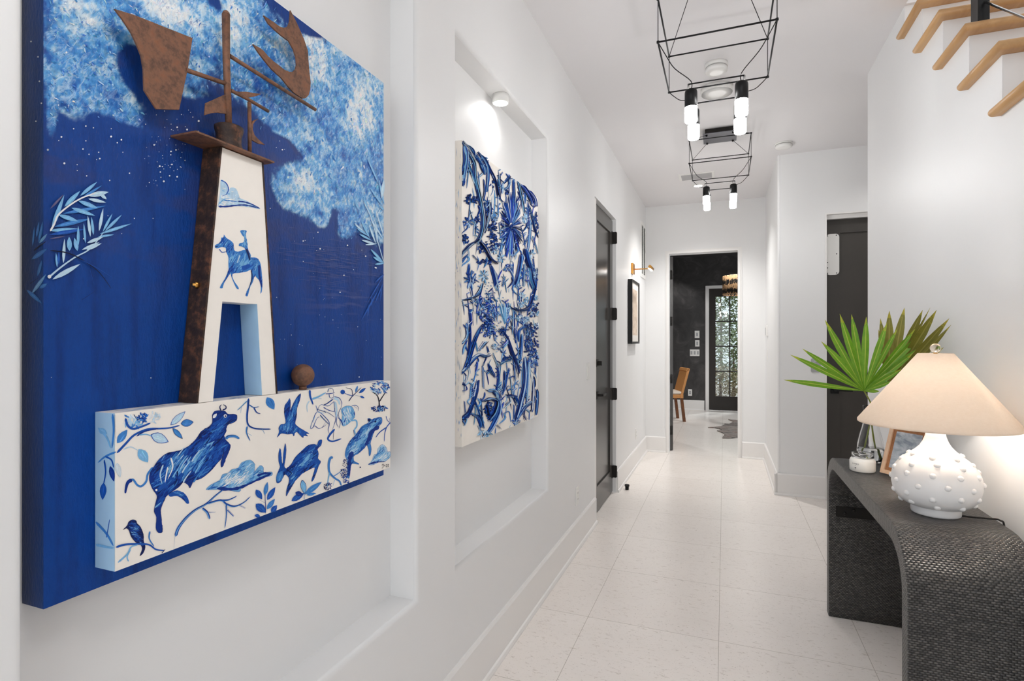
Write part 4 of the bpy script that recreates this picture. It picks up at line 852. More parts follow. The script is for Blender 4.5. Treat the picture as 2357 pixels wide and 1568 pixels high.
def relief(b):
    P = lambda x, y: onX(x, y, AX)
    SETS = {'d': [NAVY, INK, DEEP, BLUE], 'b': [DEEP, BLUE, (30, 70, 200), SKY], 'm': [BLUE, MID, DEEP, PALE], 'c': [MID, SKY, PALE, (40, 120, 170)], 'l': [PALE, WHITE, SKY, (70, 140, 190)]}
    k = [0]
    def ridge(pts, w, st='b', h=None, n=5, hi=True):
        pts = spline([(x, y, 0) for x, y in pts], n); m = len(pts); h = h or min(.009, .0018 + w * .0007); k[0] += 1; lift = .0004 + (k[0] % 60) * .00004; cols = SETS[st]
        q = [R.choice(cols) for _ in range(6)]; q[R.randint(1, 4)] = (R.choice([PALE, SKY, WHITE]) if st != 'd' else BLUE) if hi else q[2]; q[0] = q[5] = R.choice([NAVY, cols[0]])
        rows = []; out = set()
        for i, p in enumerate(pts):
            a, c = pts[max(0, i - 1)], pts[min(m - 1, i + 1)]; dx, dy = c[0] - a[0], c[1] - a[1]; d = math.hypot(dx, dy) or 1; t = i / (m - 1)
            ww = w / 2 * (min(1, .25 + 4 * t, .2 + 3.2 * (1 - t))) * (1 + .12 * R.uniform(-1, 1)); row = []
            for j in range(7):
                e = (j - 3) / 3; hh = h * (1 - e * e) * (1 + .45 * math.sin(j * 2.4 + k[0])) * min(1, .3 + 4 * t, .3 + 4 * (1 - t)); v = P(p[0] - dy / d * ww * e, p[1] + dx / d * ww * e); out.add((i, j)) if not (AY0 - .004 <= v.y <= AY1 + .004 and AZ0 + .002 <= v.z <= AZ1 + .003) else None; row.append(Vector((AX + lift + max(hh, 0), min(AY1 + .004, max(AY0 - .004, v.y)), min(AZ1 + .003, max(AZ0 + .002, v.z)))))
            rows.append(row)
        for i in range(m - 1):
            for j in range(6):
                if len({(i, j), (i + 1, j), (i, j + 1), (i + 1, j + 1)} & out) > 2: continue
                c = lin(q[j]); v = 1 + R.uniform(-.08, .08); b.face([rows[i][j], rows[i][j + 1], rows[i + 1][j + 1], rows[i + 1][j]], 0, tuple(min(1, x * v) for x in c), None, True)
    def mass(c, rx, ry, n, st, l=10, ang=None):
        for _ in range(n):
            a, d = R.uniform(0, 2 * PI), math.sqrt(R.random()); x, y = c[0] + rx * d * math.cos(a), c[1] + ry * d * math.sin(a); t = R.uniform(0, PI) if ang is None else ang + R.uniform(-.5, .5); ll = l * R.uniform(.5, 1.1)
            ridge([(x, y), (x + ll * .5 * math.cos(t), y + ll * .5 * math.sin(t) + 1), (x + ll * math.cos(t), y + ll * math.sin(t))], R.uniform(2.4, 4.6), st, None, 2)
    def star(c, rx, ry, n, st, w=4, hole=.15):
        o = R.uniform(0, 2)
        for i in range(n):
            a = o + 2 * PI * i / n + R.uniform(-.12, .12); s = R.uniform(.75, 1.05); ridge([(c[0] + rx * hole * math.cos(a), c[1] + ry * hole * math.sin(a)), (c[0] + rx * .6 * s * math.cos(a), c[1] + ry * .6 * s * math.sin(a)), (c[0] + rx * s * math.cos(a), c[1] + ry * s * math.sin(a))], w, st, None, 2)
    a5, a6 = K(1000, 300, 4.357), K(1000, 640, 3.733); clip = lambda L: [p for p in L if p[0] > 1052]
    def multi(pts, w, st):
        w *= .62
        if w > 2.6:
            for e, q in ((-.55, 'd'), (.55, 'd'), (-.25, 'l'), (.25, st), (0, 'd')):
                o = [(x + e * w + R.uniform(-.6, .6), y + R.uniform(-3, 3)) for x, y in pts]; ridge(o, max(1.3, w * R.uniform(.24, .36)), q)
        ridge(pts, w, st)
        if w > 2.6:
            for e in (-.3, .15): ridge([(x + e * w, y + R.uniform(-3, 3)) for x, y in pts], max(1, w * .2), R.choice('lddm'), min(.009, .0018 + w * .0007) + .0012)
    def r5(pts, w, st='b'): multi(a5(pts), w / 4.357, st)
    def r6(pts, w, st='b'): multi(a6(pts), w / 3.733, st)
    # background washes, fine stems and small sprigs
    for _ in range(84):
        x, y = R.uniform(1066, 1232), R.uniform(430, 990); a = R.uniform(-.5, .5); h = R.uniform(30, 70); pts = [(x, y), (x + a * h * .2, y - h * .5), (x + a * h * .5, y - h)]
        ridge(pts, 1.6, R.choice('dbmc'))
        for i in range(R.randint(3, 6)):
            t = R.uniform(.25, 1); px, py = x + a * h * .45 * t, y - h * t; sg = R.choice((-1, 1)); l = R.uniform(5, 11); ridge([(px, py), (px + sg * l * .5, py - l * .5), (px + sg * l, py - l * R.uniform(.2, 1.3))], R.uniform(1.8, 3.4), R.choice('dbbmcl'), None, 2)
    for _ in range(60):
        x, y = R.uniform(1068, 1232), R.uniform(420, 960);
        ridge([(x, y), (x + R.uniform(-8, 8), y + 12), (x + R.uniform(-14, 14), y + 26)], R.uniform(2, 4.4), R.choice('dbbmc'))
    for _ in range(70):
        x, y = R.uniform(1066, 1234), R.uniform(420, 1000); l = R.uniform(10, 50); ridge([(x, y), (x + R.uniform(-5, 5), y + l / 2), (x + R.uniform(-6, 6), y + l)], R.uniform(1.2, 2.4), R.choice('lclm'), .0012)
    # big centre flower
    c = a5([(765, 965)])[0]
    for i in range(84):
        a = 2 * PI * i / 84 + R.uniform(-.05, .05); s = R.uniform(.78, 1.03); rx, ry = 30, 78; ex, ey = c[0] + rx * s * math.cos(a), c[1] + ry * s * math.sin(a)
        ridge([(c[0] + 4 * math.cos(a), c[1] + 9 * math.sin(a)), ((c[0] + ex) / 2, (c[1] + ey) / 2), (ex, ey)], R.uniform(1.7, 2.5), R.choice('bbbd'), .004, 2, R.random() < .3)
    mass(c, 4, 9, 26, 'd', 3)
    # stems and leaves traced from the canvas
    for p, w, s in (([(280, 110), (330, 220), (390, 330), (400, 480), (440, 640), (465, 780), (480, 900), (470, 1020), (430, 1100), (350, 1160), (280, 1220), (228, 1300)], 46, 'd'), ([(300, 150), (308, 300), (280, 480), (276, 560)], 60, 'b'), ([(320, 260), (300, 400), (280, 520)], 36, 'b'), ([(310, 200), (330, 330), (395, 500), (460, 700)], 34, 'b'), ([(285, 120), (360, 230), (400, 330)], 40, 'd'),
                    ([(430, 225), (500, 290), (540, 380), (590, 470), (620, 560), (640, 660), (680, 720)], 36, 'd'), ([(440, 220), (510, 330), (530, 430), (520, 620)], 30, 'c'), ([(400, 260), (460, 330), (515, 430)], 40, 'b'), ([(300, 140), (370, 190), (400, 250)], 30, 'c'), ([(400, 240), (440, 300), (470, 370), (500, 440)], 36, 'b'), ([(490, 500), (500, 620), (480, 720)], 20, 'm'), ([(535, 560), (545, 680)], 18, 'c'), ([(600, 600), (600, 760), (580, 900)], 14, 'c'),
                    ([(640, 490), (650, 560), (700, 588), (745, 545), (740, 460)], 32, 'm'), ([(690, 540), (720, 500), (760, 450)], 26, 'd'), ([(660, 500), (690, 520)], 40, 'd'), ([(790, 490), (790, 600), (802, 740)], 34, 'm'), ([(830, 510), (860, 640), (900, 830)], 28, 'd'), ([(860, 540), (930, 640), (980, 742)], 52, 'b'), ([(880, 560), (940, 660)], 30, 'd'), ([(930, 590), (1000, 680), (1022, 760)], 34, 'b'),
                    ([(485, 740), (500, 900), (490, 1022)], 26, 'm'), ([(550, 715), (540, 860), (500, 1030)], 40, 'd'), ([(490, 760), (515, 720)], 20, 'd'), ([(440, 1110), (500, 1180), (560, 1290), (632, 1336)], 44, 'd'), ([(225, 1420), (270, 1330), (335, 1235)], 18, 'c'), ([(230, 1380), (260, 1310), (330, 1240)], 16, 'd'), ([(345, 780), (378, 900), (410, 960), (400, 1090)], 14, 'l'), ([(360, 960), (420, 925)], 18, 'm'),
                    ([(940, 760), (982, 900), (1002, 1000), (1032, 1070)], 26, 'b'), ([(890, 1012), (930, 960), (995, 925)], 24, 'm'), ([(980, 1060), (1042, 1240)], 44, 'b'), ([(890, 1150), (950, 1040)], 40, 'b'), ([(960, 900), (950, 1060), (930, 1220)], 26, 'c'), ([(1020, 820), (990, 920)], 24, 'd'), ([(910, 1190), (930, 1300), (965, 1400)], 66, 'b'), ([(870, 1250), (845, 1400), (805, 1568)], 50, 'b'), ([(900, 1340), (890, 1568)], 44, 'c'), ([(950, 1370), (965, 1500), (1000, 1600)], 70, 'd'), ([(1032, 1390), (1010, 1568)], 26, 'd'), ([(985, 1290), (1000, 1420)], 34, 'b'),
                    ([(780, 1330), (782, 1500), (785, 1700)], 12, 'm'), ([(560, 1350), (600, 1480), (612, 1568)], 46, 'l'), ([(700, 1470), (680, 1568)], 40, 'c'), ([(650, 1290), (650, 1480)], 14, 'l'), ([(345, 1340), (335, 1440), (350, 1560)], 28, 'm'), ([(380, 1260), (430, 1300)], 22, 'm')): r5(p, w, s)
    for p, w, s in (([(195, 150), (240, 210), (255, 320)], 12, 'm'), ([(236, 190), (310, 172), (372, 132), (412, 45)], 28, 'd'), ([(190, 235), (250, 232), (320, 212), (342, 180)], 12, 'm'), ([(310, 80), (320, 150)], 30, 'm'), ([(290, 20), (300, 70)], 34, 'm'), ([(270, 390), (272, 500), (230, 560), (192, 575)], 24, 'b'), ([(300, 370), (300, 560), (278, 690)], 20, 'm'), ([(390, 420), (340, 530), (285, 700), (250, 805)], 40, 'l'), ([(305, 300), (312, 400)], 50, 'b'),
                    ([(190, 850), (260, 780), (320, 700), (380, 660), (440, 672), (475, 655)], 40, 'c'), ([(385, 620), (440, 545)], 70, 'l'), ([(450, 590), (460, 640)], 24, 'd'), ([(560, 440), (620, 520), (660, 640), (700, 740), (722, 825)], 36, 'd'), ([(680, 700), (690, 880)], 30, 'b'), ([(460, 740), (480, 800), (512, 852)], 28, 'b'), ([(410, 760), (416, 945)], 28, 'l'), ([(445, 680), (410, 760)], 18, 'm'), ([(545, 760), (540, 900), (520, 1000)], 20, 'c'), ([(500, 650), (542, 760)], 22, 'c'), ([(665, 700), (600, 720), (560, 745)], 20, 'c'), ([(580, 720), (600, 690), (660, 680)], 18, 'd'),
                    ([(680, 200), (690, 520), (700, 560)], 11, 'b'), ([(630, 242), (700, 275), (800, 255), (850, 130), (872, 10)], 28, 'd'), ([(650, 370), (690, 530)], 16, 'b'), ([(720, 545), (720, 460), (770, 420), (825, 455)], 26, 'm'), ([(750, 480), (740, 620), (730, 725)], 34, 'b'), ([(790, 440), (790, 620)], 44, 'd'), ([(775, 680), (772, 900), (740, 1060), (688, 1255)], 46, 'c'), ([(812, 680), (800, 900), (790, 1060)], 32, 'l'), ([(870, 700), (858, 830)], 30, 'd'), ([(850, 860), (840, 1050), (835, 1150)], 26, 'd'), ([(875, 960), (880, 1020), (870, 1180)], 28, 'd'), ([(860, 1048), (780, 1100), (722, 1180), (690, 1240)], 34, 'c'), ([(620, 1012), (680, 1020), (715, 1095)], 44, 'b'), ([(590, 1165), (640, 1150), (652, 1240)], 14, 'm'), ([(680, 1090), (680, 1220)], 18, 'm'),
                    ([(192, 1240), (270, 1190), (320, 1090), (350, 980), (372, 880)], 42, 'b'), ([(200, 1225), (280, 1160), (325, 1070)], 16, 'l'), ([(410, 1060), (480, 1040), (532, 1070), (512, 1150), (470, 1230)], 50, 'm'), ([(450, 970), (512, 972), (545, 1030)], 54, 'c'), ([(440, 1090), (460, 1170), (500, 1130)], 40, 'd'), ([(555, 1040), (550, 1150), (500, 1260), (450, 1340)], 46, 'b'), ([(300, 1160), (370, 1200), (402, 1280)], 38, 'c'), ([(375, 1270), (402, 1345)], 26, 'l'), ([(345, 1060), (380, 1180), (422, 1285)], 20, 'm'), ([(395, 1040), (405, 1180)], 20, 'l'), ([(255, 1060), (262, 1160)], 16, 'm'), ([(190, 890), (250, 910), (272, 960), (212, 980), (196, 1032), (224, 1090)], 12, 'b'), ([(530, 1270), (565, 1290)], 20, 'b'), ([(760, 1160), (785, 1220)], 34, 'd'), ([(600, 800), (600, 900), (580, 1000)], 26, 'c'), ([(640, 780), (620, 860), (600, 960)], 24, 'm'), ([(610, 1090), (640, 1060)], 26, 'b')): r6(p, w, s)
    for cx, cy, rx, ry, n, s in ((350, 680, 48, 46, 26, 'd'), (410, 690, 34, 36, 18, 'd'), (310, 1080, 40, 46, 24, 'd'), (540, 800, 40, 36, 18, 'd'), (460, 1190, 46, 40, 22, 'd'), (460, 1310, 26, 26, 12, 'd'), (580, 1110, 56, 90, 60, 'd'), (580, 970, 34, 80, 36, 'd'), (420, 880, 30, 40, 16, 'd'), (540, 1310, 28, 26, 12, 'd'), (735, 1370, 34, 40, 20, 'b'), (720, 612, 22, 22, 10, 'd'), (590, 530, 28, 30, 12, 'd'), (500, 300, 50, 50, 14, 'b'), (1015, 900, 20, 90, 20, 'd'), (980, 1480, 50, 80, 36, 'b')): mass(a5([(cx, cy)])[0], rx / 4.357, ry / 4.357, n, s, 7)
    for cx, cy, rx, ry, n, s in ((440, 260, 76, 100, 110, 'b'), (460, 440, 54, 66, 60, 'b'), (440, 360, 50, 60, 40, 'd'), (830, 560, 56, 100, 90, 'd'), (850, 690, 46, 80, 60, 'b'), (850, 250, 40, 80, 40, 'd'), (850, 420, 40, 50, 30, 'd'), (590, 450, 30, 30, 16, 'd'), (470, 1130, 40, 80, 40, 'd'), (430, 1330, 50, 24, 26, 'l'), (310, 960, 30, 40, 14, 'm'), (690, 1230, 30, 30, 10, 'm')): mass(a6([(cx, cy)])[0], rx / 3.733, ry / 3.733, n, s, 8)
    for cx, cy, rx, ry, n, s in ((330, 920, 60, 66, 7, 'm'), (350, 1500, 76, 110, 8, 'm'), (490, 1460, 60, 80, 9, 'l'), (660, 1280, 46, 60, 7, 'l'), (600, 880, 40, 50, 8, 'c'), (905, 890, 36, 60, 10, 'l'), (600, 1200, 50, 60, 8, 'l'), (975, 1240, 40, 60, 7, 'l')): star(a5([(cx, cy)])[0], rx / 4.357, ry / 4.357, n, s, 4.4)
    for cx, cy in ((712, 60), (745, 150), (785, 190), (720, 350), (785, 352), (850, 240), (890, 310), (862, 170), (745, 230), (510, 590), (840, 310), (880, 410)): star(a6([(cx, cy)])[0], 8, 8, 9, 'l', 3.6, .05)
    c = a6([(600, 300)])[0]; [ridge([(c[0], c[1] + 26), (c[0] + e * 7, c[1]), (c[0] + e * 12, c[1] - 22)], 3.4, 'l') for e in (-1.1, -.7, -.3, .1, .5, .9, 1.2)]
    for _ in range(60): p = a6([(R.uniform(500, 600), R.uniform(300, 640))])[0]; ridge([p, (p[0] + 2, p[1] + 1), (p[0] + 3.4, p[1])], 2.4, R.choice('lm'), .003, 2)
    for _ in range(40): p = a6([(R.uniform(420, 580), R.uniform(30, 230))])[0]; ridge([p, (p[0] + 1.5, p[1] + 1.5), (p[0] + 2, p[1] + 3)], 1.6, 'c', .002, 2)
one('relief_flowers', M['impasto'], relief, flo, merge=False)['label'] = 'raised blue and white paint forming stems, leaves and a starburst flower'
# ------------------------------------------------------------------ fittings on walls and ceiling
def puck(b): b.lathe([(.0385, 2.5115), (.0385, 2.477), (.036, 2.474), (.033, 2.474), (.033, 2.479), (0, 2.479)], (-.962, 2.33, 0), 36)
nl = thing('niche_downlight', (-.962, 2.33, 2.51), 'small white round surface light under the top of the far niche', 'light')
one('housing', M['plastic'], puck, nl); one('lens', M['lens'], lambda b: b.lathe([(0, 2.4755), (.0325, 2.4755), (.0325, 2.4785), (0, 2.4785)], (-.962, 2.33, 0), 30), nl)
box('clip', M['black_metal'], (-.953, -.947, 2.366, 2.3705, 2.497, 2.504), nl)

def plate_x(name, X, y, z, w, h, n, label, cat, kind):
    t = thing(name, (X, y, z), label, cat); s = 1 if n > 0 else -1; a, c = (X, X + .006 * s) if s > 0 else (X - .006, X)
    box('cover', M['plastic'], (a, c, y - w / 2, y + w / 2, z - h / 2, z + h / 2), t, .002)
    e, f = (c, c + .003) if s > 0 else (a - .003, a)
    if kind == 'rocker': box('rocker', M['plastic'], (e, f, y - .016, y + .016, z - .033, z + .033), t, .001)
    else:
        for dz in (-.02, .02):
            q = box('socket', M['plastic'], (e, f, y - .016, y + .016, z + dz - .013, z + dz + .013), t, .001)
            for dy in (-.006, .006): box('slot', M['ink'], (e + .0025, f + .0004, y + dy - .001, y + dy + .001, z + dz - .004, z + dz + .005), q)
    return t
plate_x('light_switch', WL, 3.85, 1.158, .075, .12, 1, 'white rocker switch on the wall just before the black door', 'switch', 'rocker')
plate_x('wall_outlet', WL, 3.54, .345, .072, .118, 1, 'white outlet low on the wall between far niche and black door', 'outlet', 'socket')
plate_x('wall_outlet', WL, 6.13, .345, .072, .118, 1, 'white outlet low on the wall under the framed print', 'outlet', 'socket')
th = thing('thermostat', (.445, 6.61, 1.485), 'slim white wall control on the narrow return wall', 'control')
box('cover', M['plastic'], (.425, .445, 6.555, 6.665, 1.43, 1.545), th, .003); box('button', M['plastic_grey'], (.421, .425, 6.6, 6.62, 1.44, 1.52), th)
th = thing('light_switch', (.445, 6.61, 1.22), 'white switch plate below the slim control on the return wall', 'switch')
box('cover', M['plastic'], (.439, .445, 6.575, 6.645, 1.15, 1.28), th, .002); box('rocker', M['plastic'], (.436, .439, 6.594, 6.626, 1.18, 1.25), th)
go = thing('wall_outlet', (.747, YR, 1.16), 'grey rounded outlet plate behind the palm leaves', 'outlet')
def rplate(b):
    x0, x1, z0, z1, r = .709, .785, 1.1, 1.222, .014; pts = []
    for cx, cz, a0 in ((x1 - r, z1 - r, 0), (x0 + r, z1 - r, 90), (x0 + r, z0 + r, 180), (x1 - r, z0 + r, 270)):
        for k in range(5): a = math.radians(a0 + 22.5 * k); pts.append((cx + r * math.cos(a), YR - .007, cz + r * math.sin(a)))
    b.prism(pts, (0, .007, 0))
one('cover', M['plastic_grey'], rplate, go)
for z in (1.184, 1.138):
    q = one('socket', M['plastic_grey'], lambda b: b.lathe([(.019, 0), (.019, -.003), (.016, -.004), (0, -.004)], (.747, YR - .007, z), 24, axis='y'), go)
    for dx in (-.007, .007): box('slot', M['ink'], (.747 + dx - .0012, .747 + dx + .0012, YR - .0116, YR - .0105, z - .003, z + .006), q)
ds = thing('door_stop', (-.838, 5.09, 0), 'small black round door stop on the floor near the baseboard', 'door stop')
one('post', M['black_metal'], lambda b: b.lathe([(.017, 0), (.017, .03)], (-.838, 5.09, 0), 20), ds); one('bumper', M['rubber'], lambda b: b.lathe([(.021, .03), (.022, .034), (.022, .044), (.018, .049), (0, .05)], (-.838, 5.09, 0), 20), ds)

vg = thing('return_air_grille', (WL, 6.7, 2.45), 'tall white louvred air grille high on the left wall by the corner', 'vent')
def gframe(b):
    y0, y1, z0, z1 = 6.51, 6.9, 2.13, 2.79
    for d in ((y0, y0 + .045, z0 + .04, z1 - .04), (y1 - .045, y1, z0 + .04, z1 - .04), (y0, y1, z0, z0 + .04), (y0, y1, z1 - .04, z1), (6.69, 6.715, z0 + .04, z1 - .04)): b.box(WL, WL + .01, *d)
one('frame', M['plastic'], gframe, vg, 0, False)
def gslats(b):
    for i in range(29): z = 2.18 + i * .02; b.prism([(WL + .001, 6.55, z), (WL + .009, 6.55, z - .009), (WL + .009, 6.55, z - .0075), (WL + .001, 6.55, z + .0015)], (0, .31, 0))
one('louvre', M['plastic'], gslats, vg); box('backing', M['ink'], (WL, WL + .0008, 6.55, 6.86, 2.16, 2.76), vg)
cvn = thing('ceiling_vent', (-.26, 5.8, H), 'white slotted air vent in the ceiling beyond the far pendant', 'vent')
def cframe(b):
    for d in ((-.43, -.09, 5.69, 5.715), (-.43, -.09, 5.885, 5.91), (-.43, -.405, 5.715, 5.885), (-.115, -.09, 5.715, 5.885)): b.box(*d, H - .008, H)
one('frame', M['plastic'], cframe, cvn, 0, False)
def cslat(b):
    for i in range(6): y = 5.73 + i * .028; b.prism([(-.405, y, H - .001), (-.405, y + .016, H - .012), (-.405, y + .018, H - .012), (-.405, y + .002, H - .001)], (.29, 0, 0))
one('louvre', M['plastic_grey'], cslat, cvn); box('backing', M['ink'], (-.405, -.115, 5.715, 5.885, H - .0008, H), cvn)
rd = thing('recessed_downlight', (-.26, 6.17, H), 'glowing recessed ceiling light behind the far pendant', 'light')
one('trim_ring', M['plastic'], lambda b: b.lathe([(.055, H), (.055, H - .004), (.043, H - .007), (.04, H - .002)], (-.26, 6.17, 0), 32, cap=False), rd); one('lens', M['lens'], lambda b: b.lathe([(0, H - .004), (.042, H - .004)], (-.26, 6.17, 0), 28, cap=False), rd)
sd = thing('smoke_alarm', (.467, 5.12, H), 'white smoke alarm on the ceiling by the recess corner', 'smoke alarm')
one('base_ring', M['plastic'], lambda b: b.lathe([(.07, H), (.07, H - .008), (.066, H - .01)], (.467, 5.12, 0), 36), sd); one('vent_slot', M['ink'], lambda b: b.lathe([(.06, H - .01), (.06, H - .014)], (.467, 5.12, 0), 36), sd)
one('cap', M['plastic'], lambda b: b.lathe([(.066, H - .014), (.064, H - .032), (.05, H - .04), (0, H - .042)], (.467, 5.12, 0), 36), sd)
sd = thing('smoke_alarm', (-.045, 3.52, H), 'white ringed smoke alarm on the ceiling seen through the near pendant frame', 'smoke alarm')
one('base_ring', M['plastic'], lambda b: b.lathe([(.066, H), (.066, H - .02), (.062, H - .021)], (-.045, 3.5, 0), 36), sd); one('vent_slot', M['plastic_grey'], lambda b: b.lathe([(.06, H - .021), (.06, H - .026)], (-.045, 3.5, 0), 36), sd)
one('cap', M['plastic'], lambda b: b.lathe([(.064, H - .026), (.063, H - .046), (.055, H - .052), (.03, H - .054), (0, H - .054)], (-.045, 3.5, 0), 36), sd)
sd = thing('ceiling_disc', (-.045, 3.83, H), 'plain white round disc fitting on the ceiling between the pendants', 'ceiling fitting')
one('rim', M['plastic'], lambda b: b.lathe([(.1, H), (.1, H - .034), (.096, H - .038)], (-.045, 3.83, 0), 44), sd); one('cover', M['plastic'], lambda b: b.lathe([(.096, H - .038), (.05, H - .041), (0, H - .042)], (-.045, 3.83, 0), 44), sd)

# framed print with brass picture light
pc = thing('framed_print', (WL, 5.83, 1.2), 'beige figure print in a deep black frame on the left wall', 'picture')
py0, py1, pz0, pz1 = 5.6, 6.115, 1.345, 2.005
def pframe(b):
    x0, x1, w = WL + .002, WL + .045, .022
    for d in ((py0, py0 + w, pz0 + w, pz1 - w), (py1 - w, py1, pz0 + w, pz1 - w), (py0, py1, pz0, pz0 + w), (py0, py1, pz1 - w, pz1)): b.box(x0, x1, *d)
one('frame', M['black_metal'], pframe, pc, 0, False); box('mat_board', M['paper'], (WL + .002, WL + .034, py0 + .02, py1 - .02, pz0 + .02, pz1 - .02), pc); box('print', M['sketch'], (WL + .034, WL + .0345, py0 + .085, py1 - .085, pz0 + .09, pz1 - .09), pc)
pcl = thing('picture_light', (WL, 5.86, 2.14), 'brass picture light with glowing head above the framed print', 'picture light')
box('backplate', M['brass'], (WL, WL + .022, 5.81, 5.93, 2.085, 2.195), pcl, .002); one('arm', M['brass'], lambda b: b.tube([(WL + .02, 5.87, 2.135), (WL + .155, 5.87, 2.135), (WL + .185, 5.87, 2.138)], .0055, 10), pcl)
one('head', M['brass'], lambda b: b.tube([(WL + .2, 5.76, 2.142), (WL + .2, 5.98, 2.142)], .017, 16), pcl); one('lamp_strip', M['lens'], lambda b: b.box(WL + .184, WL + .202, 5.77, 5.97, 2.121, 2.129), pcl)

# ------------------------------------------------------------------ wire pendants
PXc = -.033
def rodp(b, pts, r): b.tube(pts, r, 8)
def make_pendant(PYc, drop, label):
    t = thing('wire_pendant', (PXc, PYc, H), label, 'pendant light', 'wire frame pendants'); PP = PYc - .06
    x0, x1, y0, y1 = PXc - .222, PXc + .222, PYc - .245, PYc + .245; zu, zl, zs = 2.94 - drop, 2.762 - drop, 2.630 - drop; D = drop
    box('canopy', M['bronze_metal'], (PXc - .108, PXc + .108, PP - .11, PP + .11, 3.004, H), t, .002)
    box('mounting_plate', M['grey_metal'], (PXc - .125, PXc + .125, PP - .115, PP + .115, 2.998, 3.005), t, .001)
    st = [(PXc + sx * .097, PP + sy * .094, 2.998) for sy in (-1, 1) for sx in (-1, 1)]
    for p in st: one('stud', M['black_metal'], lambda b: b.lathe([(.008, 0), (.008, -.008), (.004, -.012)], p, 10), t)
    up = [(x0, y0, zu), (x1, y0, zu), (x0, y1, zu), (x1, y1, zu)]; lo = [(p[0], p[1], zl) for p in up]
    def frame(L):
        def f(b):
            for i, j in ((0, 1), (1, 3), (3, 2), (2, 0)): b.tube([L[i], L[j]], .0036, 8)
            for p in L: b.lathe([(0, -.007), (.006, -.004), (.006, .004), (0, .007)], p, 10)
        return f
    one('upper_frame', M['black_metal'], frame(up), t); one('lower_frame', M['black_metal'], frame(lo), t)
    sx, sy = .1, .105; sp = [(PXc - sx, PYc - sy), (PXc + sx, PYc - sy), (PXc - sx, PYc + sy), (PXc + sx, PYc + sy)]
    for i in range(4):
        one('cable', M['black_metal'], lambda b: b.tube([st[i], up[i]], .0018, 6), t); one('cable', M['black_metal'], lambda b: b.tube([up[i], lo[i]], .0018, 6), t)
        a, e = Vector(lo[i]), Vector((*sp[i], zs)); m = (a + e) / 2 + Vector((0, 0, -.012 if i else -.022))
        one('cable', M['black_metal'], lambda b: b.tube(spline([a, a.lerp(m, .5) + Vector((0, 0, -.004)), m, e + Vector((0, 0, .012)), e + Vector((0, 0, -.03))], 4), .0020, 6), t)
    for i, j in ((0, 1), (2, 3)):
        e = -.011; f = Vector((sp[i][0] + e, sp[i][1], zs)), Vector((sp[j][0] - e, sp[j][1], zs))
        one('cross_rod', M['black_metal'], lambda b: b.tube([f[0], f[1]], .0032, 8), t)
    for x, y in sp:
        s = one('socket', M['black_metal'], lambda b: b.lathe([(0, 2.604 - D), (.02, 2.604 - D), (.0245, 2.6 - D), (.0262, 2.592 - D), (.0262, 2.528 - D), (0, 2.528 - D)], (x, y, 0), 24), t)
        one('ferrule', M['chrome'], lambda b: b.tube([(x - .011 if x < PXc else x + .011, y, 2.6 - D), (x - .011 if x < PXc else x + .011, y, zs)], .0042, 8), s)
        one('bulb', M['bulb'], lambda b: b.lathe([(0, 2.528 - D), (.0258, 2.528 - D), (.0258, 2.472 - D), (.0235, 2.466 - D), (0, 2.466 - D)], (x, y, 0), 24), t)
    return t
make_pendant(2.565, .15, 'nearer black wire frame pendant with four glowing cylinders')
make_pendant(4.72, 0, 'farther black wire frame pendant hanging in front of the end wall')
make_pendant(.41, .15, 'unseen wire frame pendant added overhead to light the blue artwork')  # out of view, added as a light source for the blue artwork

# ------------------------------------------------------------------ staircase
stc = thing('staircase', (1.3, 2.2, 0), 'staircase with rounded oak treads rising along the right wall', 'staircase')
for i in range(13):
    def tread(b, i=i):
        z1 = tz(i); z0 = z1 - .03; zc = (z0 + z1) / 2; r = .015; y0 = nose(i); y1 = y0 + RN + .075; x0 = .803
        prof = [(-r * math.cos(a), r * math.sin(a)) for a in [PI / 2 - k * PI / 8 for k in range(9)]]
        fr = []                                        # front nosing, mitred, then return nosing along the wall
        for dx, dz in prof: fr.append([(1.85, y0 + r + dx, zc + dz), (x0 + r + dx, y0 + r + dx, zc + dz), (x0 + r + dx, y1 - r * .5 - dx * .5 - r * .5, zc + dz)])
        b.grid(fr, sm=True)
        top, bt = [(x, y, z1) for x, y in ((1.85, y0 + r), (x0 + r, y0 + r), (x0 + r, y1 - r), (WR + .02, y1 - r), (WR + .02, y1 - .02), (1.85, y1 - .02))], None
        b.face(top); b.face([(x, y, z0) for x, y, _ in top][::-1]); b.face([p[2] for p in fr] + [(x0 + r, y1 - r, z0)][:0])
        b.box(x0 + r, WR + .0, y0 + r, y1 - r - .001, z0 + .0005, z1 - .0005)
    one('tread', M['oak'], tread, stc, merge=False)
    box('riser', M['wall'], (WR + .002, 1.83, 2.9768 - RN * i, 2.9778 - RN * i, tz(i + 1) + .0005, tz(i) - .031), stc)
box('riser', M['wall'], (WR + .002, 1.83, 2.9768 + RN, 2.9778 + RN, tz(0) + .0005, tz(0) + .135), stc)
def newel(b): b.box(.852, .887, 2.44, 2.505, tz(2), tz(2) + 1.05)
nw = one('newel_post', M['black_metal'], newel, stc, .003)
one('cable_rail', M['chrome'], lambda b: b.tube([(.87, 2.437, tz(2) + .07), (.87, 1.3, tz(2) + .07 - 1.137 * .76)], .004, 8), stc)

